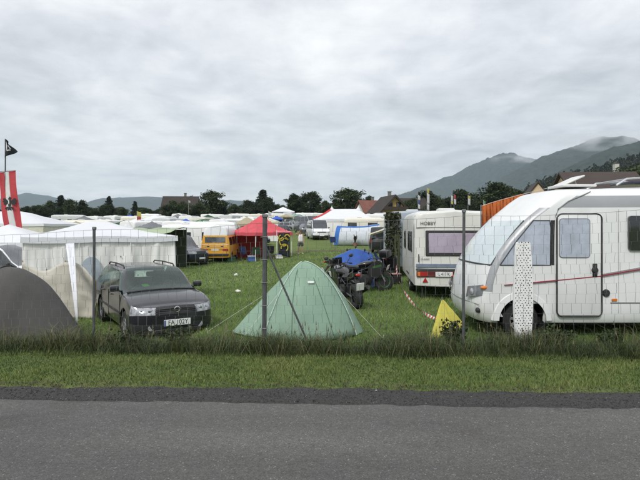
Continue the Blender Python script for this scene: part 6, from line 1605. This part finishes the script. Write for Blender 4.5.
# dome tents and pavilions scattered among them
def dome_tent(name, label, loc, rz, m, s=1.0, group=None):
    t = thing(name, label, 'tent', loc, rz, group, scale=s)
    f = lambda u, v: (math.cos(u * 2 * math.pi) * 1.5 * math.sin(v * math.pi / 2) ** .9, math.sin(u * 2 * math.pi) * 1.2 * math.sin(v * math.pi / 2) ** .9, 1.5 * math.cos(v * math.pi / 2) ** .85 * (1 - .06 * abs(math.sin(2 * u * 2 * math.pi)) * math.sin(v * math.pi)))
    G().grid(f, 32, 12).obj('flysheet', m, t, smooth=50)
    for a in (.125, .625, .375, .875): G().tube([tuple(Vector(f(a, v)) * 1.006) for v in np.linspace(.02, 1, 12)], .02, 5).obj('pole_sleeve', fabric('sleeve_grey', (.05, .05, .05)), t)
    d = lambda u, v: tuple(Vector(f(.66 + .18 * u, .35 + .62 * v)) * 1.008)
    G().grid(d, 8, 6).obj('door', fabric('door_mesh', (.10, .11, .11)), t, smooth=50)
    return t
dome_tent('dome_tent', 'dark green dome tent poking up behind the white caravan rows', at(205, 62), .4, fabric('dome_green', (.05, .15, .08), trans=.1), 1.6)
dome_tent('dome_tent', 'mid green dome tent beside the darker one behind the caravans', at(194, 60), .9, fabric('dome_green_b', (.08, .22, .11), trans=.1), 1.5)
dome_tent('dome_tent', 'violet blue dome tent behind the pale green tarp shelter', at(178, 64), .2, fabric('dome_violet', (.11, .10, .22), trans=.1), 1.55)
dome_tent('dome_tent', 'large dark blue tent showing above the cream caravan roof', at(448, 50), .2, fabric('dome_darkblue', (.06, .065, .13), trans=.1), 1.85)
dome_tent('dome_tent', 'dusky purple tent showing above the cream caravan roof', at(469, 52), .2, fabric('dome_purple', (.10, .085, .14), trans=.1), 1.85)
dome_tent('dome_tent', 'black dome tent between tarp shelter and white caravans', at(171, 42), .5, fabric('dome_black', (.02, .022, .025), trans=.05), 1.35)
dome_tent('dome_tent', 'pale green dome tent at the far end of the lane', at(297, 108), .3, fabric('dome_pale', (.30, .42, .34), trans=.1), 1.6)
pavilion('party_pavilion', 'white pavilion with dark underside at the top of the lane', at(283, 120), R(10), 5.0, 4.0, 2.9, 4.0, WHITE_CLOTH, None)
pavilion('party_pavilion', 'cream pavilion roof behind the tip of the red pavilion', at(262, 58), R(15), 3.2, 3.2, 2.2, 2.9, fabric('cream_canopy', (.58, .54, .38), trans=.2), WALL_CLOTH)
pavilion('party_pavilion', 'white pavilion roof between the barn and the pagoda tent', at(155, 66), R(10), 3.6, 3.4, 2.2, 2.9, WHITE_CLOTH, WALL_CLOTH)
pavilion('party_pavilion', 'white pavilion roof among the caravans right of the pagoda tent', at(138, 58), R(30), 3.4, 3.4, 2.0, 2.7, WHITE_CLOTH, WALL_CLOTH)

# awnings and shelters put up between the caravans
AW = [(76, 47, 'beige'), (100, 60, 'white'), (124, 50, 'dark green'), (152, 46, 'grey'), (168, 49, 'white'), (186, 58, 'blue'), (200, 50, 'pale green'), (217, 58, 'grey'), (224, 48, 'white'), (240, 74, 'dark green'), (247, 50, 'beige'), (256, 64, 'grey'), (270, 80, 'white'), (277, 94, 'blue'), (286, 106, 'beige'), (300, 116, 'white'), (326, 84, 'grey'), (340, 96, 'dark green'), (406, 52, 'grey'), (418, 48, 'dark green'), (433, 46, 'white'), (456, 54, 'grey'), (474, 46, 'blue'), (488, 50, 'white'), (395, 70, 'beige'), (84, 66, 'grey'), (130, 90, 'blue'), (208, 84, 'dark green'), (178, 92, 'grey')]
AC = {'beige': (.42, .37, .26), 'white': (.70, .71, .72), 'dark green': (.04, .09, .05), 'grey': (.20, .21, .22), 'blue': (.06, .12, .34), 'pale green': (.34, .44, .32)}
AP = {}
for px, Y, c in AW:
    lab = c + ' awning between the ' + ('front' if Y < 53 else 'second' if Y < 68 else 'third' if Y < 90 else 'last') + ' row caravans ' + landmark(px)
    if c not in AP:
        m_ = fabric('awning_' + c.replace(' ', '_'), AC[c], trans=.2)
        AP[c] = pavilion('awning', lab, at(px, Y), R(rng.uniform(-30, 60)), 2.6, 2.4, 1.95, 2.55, m_, m_, wall_sides=(2, 3), n=5, group='awnings between the caravans', cat='awning')
    else: dup(AP[c], at(px, Y), R(rng.uniform(-30, 60)), lab, scale=rng.uniform(.85, 1.15))
# ---- flags
def pole_flag(px, Y, top, segs, label, group=None, w=.22, r_=.02):
    x, y, z = at(px, Y); zt = wz(top, Y) - z
    t = thing('flag_pole', label, 'flag', (x, y, z), rng.uniform(-.5, .5), group)
    G().tube([(0, 0, -.1), (0, 0, zt)], r_, 6).obj('pole', ALU, t)
    zz = zt - .05
    for (col, hgt) in segs:
        nm = 'flag_%d_%d_%d' % tuple(int(c * 99) for c in col)
        solid(G().grid(lambda u, v: (.02 + w * u, .10 * math.sin(u * 5 + zz * 2) * u, zz - hgt * v - .12 * u), 8, 5).obj('flag_cloth', fabric(nm, col, trans=.2), t, smooth=70), .008); zz -= hgt * 1.02
    return t
RD, WH, YL, BL, BK_, GN = (.36, .06, .06), (.55, .55, .54), (.48, .42, .12), (.08, .10, .24), (.03, .03, .03), (.12, .26, .12)
pole_flag(137, 52, 211, [(YL, .5), (RD, .7), (WH, .5)], 'pole flag in yellow, red and white beyond the pagoda tent', w=.6)
pole_flag(188.5, 90, 200, [(WH, .4)], 'bare pale flag pole with a small white pennant before the barn', w=.3)
pole_flag(427, 52, 187.5, [(YL, .5), (WH, 1.1), (WH, .6)], 'tall flag in yellow and white above the caravans near the yellow house')
pole_flag(418, 58, 191, [(BK_, .4), (WH, .5), (BL, .5), (WH, .5)], 'pole flag in dark blue and white bands above the caravans')
pole_flag(451, 56, 195, [(WH, .6), (YL, .3)], 'short white and yellow flag above the dark blue tent')
pole_flag(454, 60, 194, [(RD, .5), (WH, .6)], 'red and white flag above the dark blue tent')
pole_flag(468, 56, 195, [(YL, .3), (WH, .7)], 'pale cream flag above the purple tent')
pole_flag(483.5, 50, 200, [(GN, .3), (WH, .5)], 'green and white flag beside the orange towels')
pole_flag(268.5, 66, 211, [(WH, .5)], 'small white pennant on a pole behind the red pavilion', w=.35)

# ---- striped banner with crest and black flag on one pole
def banner():
    Y = 24.0; x = wx(5, Y); z = gz(x, Y); mpp = Y / F
    t = thing('banner_pole', 'tall pole with red-white-red crested banner and a black flag on top', 'banner', (x, Y, z))
    Z = lambda py: wz(py, Y) - z
    X = lambda px: (px - 5) * mpp
    G().tube([(0, 0, -.1), (X(5.4), 0, Z(139))], .028, 7).obj('pole', mat('dark_pole', (.06, .06, .06), rough=.5), t)
    top = [-1.5, 4.2, 9.0, 16.0]; bot = [5.0, 10.2, 16.8, 22.6]
    cols = [fabric('banner_red', (.50, .075, .085), trans=.2), fabric('banner_white', (.66, .66, .64), trans=.2), MATS['banner_red']]
    def yv(u, v): return -.05 + .05 * math.sin(v * 6 + u * 3) + .03 * math.sin(u * 9)
    for k in range(3):
        def f(u, v):
            a = top[k] + (top[k + 1] - top[k]) * u; b = bot[k] + (bot[k + 1] - bot[k]) * u
            px = a + (b - a) * (v ** 1.1); py = 172.5 - 1.8 * ((a + 1.5) / 17) * (1 - v) + (232 - 172.5) * v - 5.5 * (1 - (b - 5) / 17) * v
            return (X(px), yv((k + u) / 3, v), Z(py))
        solid(G().grid(f, 8, 30).obj('banner_stripe', cols[k], t, smooth=70), .006)
    G().tube([(X(-1.8), -.05, Z(171.8)), (X(16.2), -.05, Z(170.6))], .014, 6).obj('spreader', STEEL, t)
    # round crest: ring, bird body, wings, tail
    cx, cz = X(11.2), Z(203.5); r_ = 9.5 * mpp
    g = G(); n = 28
    def ring(r0, r1):
        vs = []
        for k in range(n): a = 2 * math.pi * k / n; vs += [(cx + math.cos(a) * r0, -.125, cz + math.sin(a) * r0), (cx + math.cos(a) * r1, -.125, cz + math.sin(a) * r1)]
        g.add(vs, [(2 * k, 2 * k + 1, (2 * k + 3) % (2 * n), (2 * k + 2) % (2 * n)) for k in range(n)])
    P_ = lambda pts: g.prism([(cx + a * r_, cz + b * r_) for a, b in pts], 'y', -.131, -.122)
    P_([(-.14, .5), (.0, .72), (.16, .6), (.12, .45), (.2, .2), (.14, -.25), (0, -.4), (-.14, -.25), (-.2, .2)])
    for s in (-1, 1):
        P_([(s * .18, .25), (s * .45, .55), (s * .72, .5), (s * .62, .3), (s * .74, .2), (s * .58, .05), (s * .64, -.1), (s * .46, -.18), (s * .2, -.05)])
        P_([(s * .06, -.3), (s * .42, -.42), (s * .5, -.6), (s * .36, -.58), (s * .3, -.72), (s * .2, -.52)])
    P_([(-.12, -.38), (.12, -.38), (.2, -.76), (0, -.66), (-.2, -.76)])
    g.obj('crest', INK, t, smooth=0)
    # black flag
    def fb(u, v):
        px = 5.6 + (4.0 + 6.5 * v) * u + 1.0 * v * u; py = 139 + 18.5 * v - 1.0 * u + 6.5 * u * (1 - v) - 5.0 * u * v
        return (X(px), .10 * math.sin(u * 5 + v * 4), Z(py))
    b = solid(G().grid(fb, 14, 14).obj('black_flag', fabric('flag_black', (.022, .025, .030)), t, smooth=70), .006)
    g = G()
    for (u0, u1, v0, v1) in ((.18, .42, .28, .36), (.18, .28, .36, .66), (.5, .72, .30, .38), (.62, .72, .38, .60), (.3, .62, .64, .72)):
        g.grid(lambda u, v: tuple(Vector(fb(u0 + (u1 - u0) * u, v0 + (v1 - v0) * v)) + Vector((0, -.014, 0))), 3, 3)
    g.obj('white_marks', fabric('mark_white', (.55, .55, .55)), b, smooth=70)
banner()

# ---- buildings
ROOF_D = mat('roof_dark', (.032, .025, .021), rough=.85, var=.2, scale=.8, bump=.4, bscale=3)
ROOF_R = mat('roof_red', (.16, .062, .045), rough=.85, var=.2, scale=.8, bump=.4, bscale=3)
ROOF_B = mat('roof_brown', (.050, .036, .030), rough=.85, var=.12, scale=.6, bump=.4, bscale=3)
def house(name, label, px, Y, base, w, d, eave, ridge, wall, roof, rz=0.0, gable_front=True, over=.7, wins=(), chim=True, beam=None):
    x = wx(px, Y); t = thing(name, label, 'house', (x, Y, base), rz)
    if gable_front: g = G().prism([(-w / 2, -1), (w / 2, -1), (w / 2, eave), (0, ridge - .1), (-w / 2, eave)], 'y', -d / 2, d / 2)
    else: g = G().prism([(-d / 2, -1), (d / 2, -1), (d / 2, eave), (0, ridge - .1), (-d / 2, eave)], 'x', -w / 2, w / 2)
    g.obj('wall', wall, t, smooth=0)
    span, lng, axis = (w, d, 'y') if gable_front else (d, w, 'x')
    sl = (ridge - eave) / (span / 2); e = span / 2 + over; ez = eave - sl * over; th = .28
    ro = G().prism([(-e, ez), (0, ridge), (e, ez), (e, ez + th), (0, ridge + th), (-e, ez + th)], axis, -lng / 2 - over, lng / 2 + over).obj('roof', roof, t, smooth=0)
    if beam: G().prism([(-e, ez - .05), (0, ridge - .05), (e, ez - .05), (e, ez - .32), (0, ridge - .34), (-e, ez - .32)], axis, -lng / 2 - over - .06, -lng / 2 - over + .02).obj('barge_board', beam, t, smooth=0)
    if chim: G().box((w * .12, d * .1, ridge + .5), (.7, .7, 1.6), bev=.03).box((w * .12, d * .1, ridge + 1.35), (.9, .9, .12)).obj('chimney', mat('chimney_grey', (.16, .15, .14), rough=.9), ro)
    for (a, z, ww, hh) in wins:
        f = G().box((a, -d / 2 - .03, z), (ww + .24, .10, hh + .24), bev=.02).obj('window', mat('frame_brown', (.05, .032, .022), rough=.7), t)
        G().box((a, -d / 2 - .07, z), (ww, .06, hh)).obj('pane', WGLASS, f)
    return t
YW = mat('yellow_wall', (.56, .40, .15), rough=.9, var=.06, scale=1); PW = mat('peach_wall', (.56, .42, .28), rough=.9, var=.06, scale=1); WW = mat('white_wall', (.55, .54, .50), rough=.9, var=.06, scale=1)
BRW = mat('barge_brown', (.035, .024, .018), rough=.8)
hb = lambda px, Y: gz(wx(px, Y), Y)
yh = house('house', 'yellow gabled house with dark brown roof and two upper windows', 388, 125, hb(388, 125), 6.0, 9.0, 3.1, 6.3, YW, ROOF_D, R(12), True, 1.0, [(-1.0, 4.2, .85, 1.05), (1.0, 4.2, .85, 1.05), (-1.7, 1.9, .9, 1.0), (1.5, 1.9, 1.2, 1.0)], True, BRW)
G().box((0, -5.2, 2.95), (6.0, 1.3, .14)).box((0, -5.8, 3.35), (6.0, .08, .7)).obj('balcony', BRW, yh)
house('house', 'long house with dark brown roof attached behind the yellow house', 406, 134, hb(406, 134), 9.0, 7.0, 2.6, 5.9, YW, ROOF_D, R(4), False, .7, [(-2, 1.5, 1, 1.1), (2, 1.5, 1, 1.1)], False)
house('house', 'white gabled house with red tiled roof behind the marquee', 371, 150, hb(371, 150), 7.0, 7.0, 2.4, 5.6, WW, ROOF_R, R(20), False, .6, [(-1.6, 1.6, 1, 1.1), (1.6, 1.6, 1, 1.1)], True)
house('barn', 'long dark wooden barn with hipped brown roof in front of the trees', 181, 168, hb(181, 168), 10.5, 9.0, 2.6, 7.4, mat('barn_wood', (.045, .034, .026), rough=.9, var=.2), ROOF_D, R(5), False, .6, [(-2.5, 1.8, 1.0, .9), (2.2, 1.8, 1.0, .9)], True)['category'] = 'barn'
house('house', 'long house with plain brown roof rising behind the motorhome', 597, 75, hb(560, 75), 10.0, 8.0, 5.6, 8.55, PW, ROOF_B, R(-4), False, .5, [(-3, 4.0, 1, 1.1), (0, 4.0, 1, 1.1), (3, 4.0, 1, 1.1)], False)
house('house', 'peach gabled house with grey roof edge beside the motorhome roof hatch', 534.5, 95, hb(534, 95), 3.6, 8.0, 5.5, 7.9, PW, ROOF_D, R(-14), True, .25, [(0, 5.4, .7, .9)], False)
t = thing('church_tower', 'small pale tower with a dark roof on the wooded hill', 'tower', (wx(616, 480), 480, wz(170, 480)))
G().box((0, 0, 0), (4, 4, 12)).obj('wall', mat('tower_pale', (.48, .47, .42), rough=.9), t); G().prism([(-2.4, 5.9), (2.4, 5.9), (0, 8)], 'y', -2.4, 2.4).obj('roof', ROOF_D, t, smooth=0)

# ---- litter
LIT = ['crumpled white paper beside the green tent top', 'white paper scrap on the grass left of the huddle of motorcycles', 'white paper scrap on the worn track', 'white scrap on the grass in front of the estate car mirror', 'white scrap lying between yellow camper and green tent', 'white paper scrap under the dotted ironing board']
for k, (px, py) in enumerate([(327, 263), (351, 258), (350, 248), (238, 287), (236, 270), (511, 331)]):
    Y = min(60, (CZ - gz(0, 12)) * F / (py - HY)); Y = 8.75 if k == 5 else Y; x = wx(px, Y)
    s = .045 * (Y / 12) ** .8
    o = G().ball((0, 0, 0), s, 9, 6, (1.5, 1, .75)); r = random.Random(k)
    o.v = [(a * r.uniform(.7, 1.25), b * r.uniform(.7, 1.25), c * r.uniform(.7, 1.25)) for a, b, c in o.v]
    ob = o.obj('paper_scrap', mat('paper', (.74, .74, .72), rough=.8), None, smooth=20); ob.location = (x, Y, gz(x, Y) + s * .75); ob.rotation_euler = (0, 0, k)
    tag(ob, LIT[k], 'litter')

# ---- the air
b = 8800.0
hz_ = G().box((0, 0, 0), (2 * b + 900, 2 * b + 900, 1)).obj('haze', None, None, smooth=0)
hz_.data.materials.clear()
for v in hz_.data.vertices: v.co.z = 900.0 if v.co.z > 0 else -3.0
hm = bpy.data.materials.new('hazy_air'); hm.use_nodes = True
hm.node_tree.nodes.clear()
ho = hm.node_tree.nodes.new('ShaderNodeOutputMaterial'); hv = hm.node_tree.nodes.new('ShaderNodeVolumePrincipled')
hv.inputs['Color'].default_value = (.72, .85, 1.0, 1); hv.inputs['Density'].default_value = 0.72e-4; hv.inputs['Anisotropy'].default_value = 0.0
hm.node_tree.links.new(hv.outputs[0], ho.inputs['Volume'])
hz_.data.materials.append(hm)
tag(hz_, 'pale moist air that fades the distant mountains', 'haze', kind='stuff')
# mist drifting over the summit
def mist(name, label, px, py, D, sx, sy, sz, dens, seed):
    g = G().ball((0, 0, 0), 1.0, 20, 12, (sx, sy, sz)); o = g.obj(name, None, None); o.data.materials.clear()
    o.location = (wx(px, D), D, wz(py, D))
    m = bpy.data.materials.new('mist_air'); m.use_nodes = True; N, L = m.node_tree.nodes, m.node_tree.links; N.clear()
    out = N.new('ShaderNodeOutputMaterial'); v = N.new('ShaderNodeVolumePrincipled'); tc = N.new('ShaderNodeTexCoord')
    nz = N.new('ShaderNodeTexNoise'); nz.inputs['Scale'].default_value = .006; nz.inputs['Detail'].default_value = 3
    mp = N.new('ShaderNodeMapping'); mp.inputs['Location'].default_value = (seed * 300, 0, 0); mp.inputs['Scale'].default_value = (1, 1, 2.2)
    L.new(tc.outputs['Object'], mp.inputs['Vector']); L.new(mp.outputs[0], nz.inputs['Vector'])
    ln = N.new('ShaderNodeVectorMath'); ln.operation = 'MULTIPLY'; ln.inputs[1].default_value = (1 / sx, 1 / sy, 1 / sz); L.new(tc.outputs['Object'], ln.inputs[0])
    le = N.new('ShaderNodeVectorMath'); le.operation = 'LENGTH'; L.new(ln.outputs[0], le.inputs[0])
    fall = N.new('ShaderNodeMapRange'); fall.inputs[1].default_value = 1.0; fall.inputs[2].default_value = .2; L.new(le.outputs['Value'], fall.inputs[0])
    rg = N.new('ShaderNodeMapRange'); rg.inputs[1].default_value = .46; rg.inputs[2].default_value = .68; L.new(nz.outputs['Fac'], rg.inputs[0])
    mu = N.new('ShaderNodeMath'); mu.operation = 'MULTIPLY'; L.new(fall.outputs[0], mu.inputs[0]); L.new(rg.outputs[0], mu.inputs[1])
    m2 = N.new('ShaderNodeMath'); m2.operation = 'MULTIPLY'; L.new(mu.outputs[0], m2.inputs[0]); m2.inputs[1].default_value = dens
    L.new(m2.outputs[0], v.inputs['Density']); v.inputs['Color'].default_value = (.97, .98, 1, 1); L.new(v.outputs[0], out.inputs['Volume'])
    o.data.materials.append(m); return tag(o, label, 'mist', kind='stuff')
mist('mist_bank', 'thin white mist drifting across the mountain summit', 598, 141, 3150, 420, 260, 60, .010, 1)
mist('mist_bank', 'thin mist caught on the slope of the long ridge', 530, 160, 4700, 420, 260, 60, .006, 2)
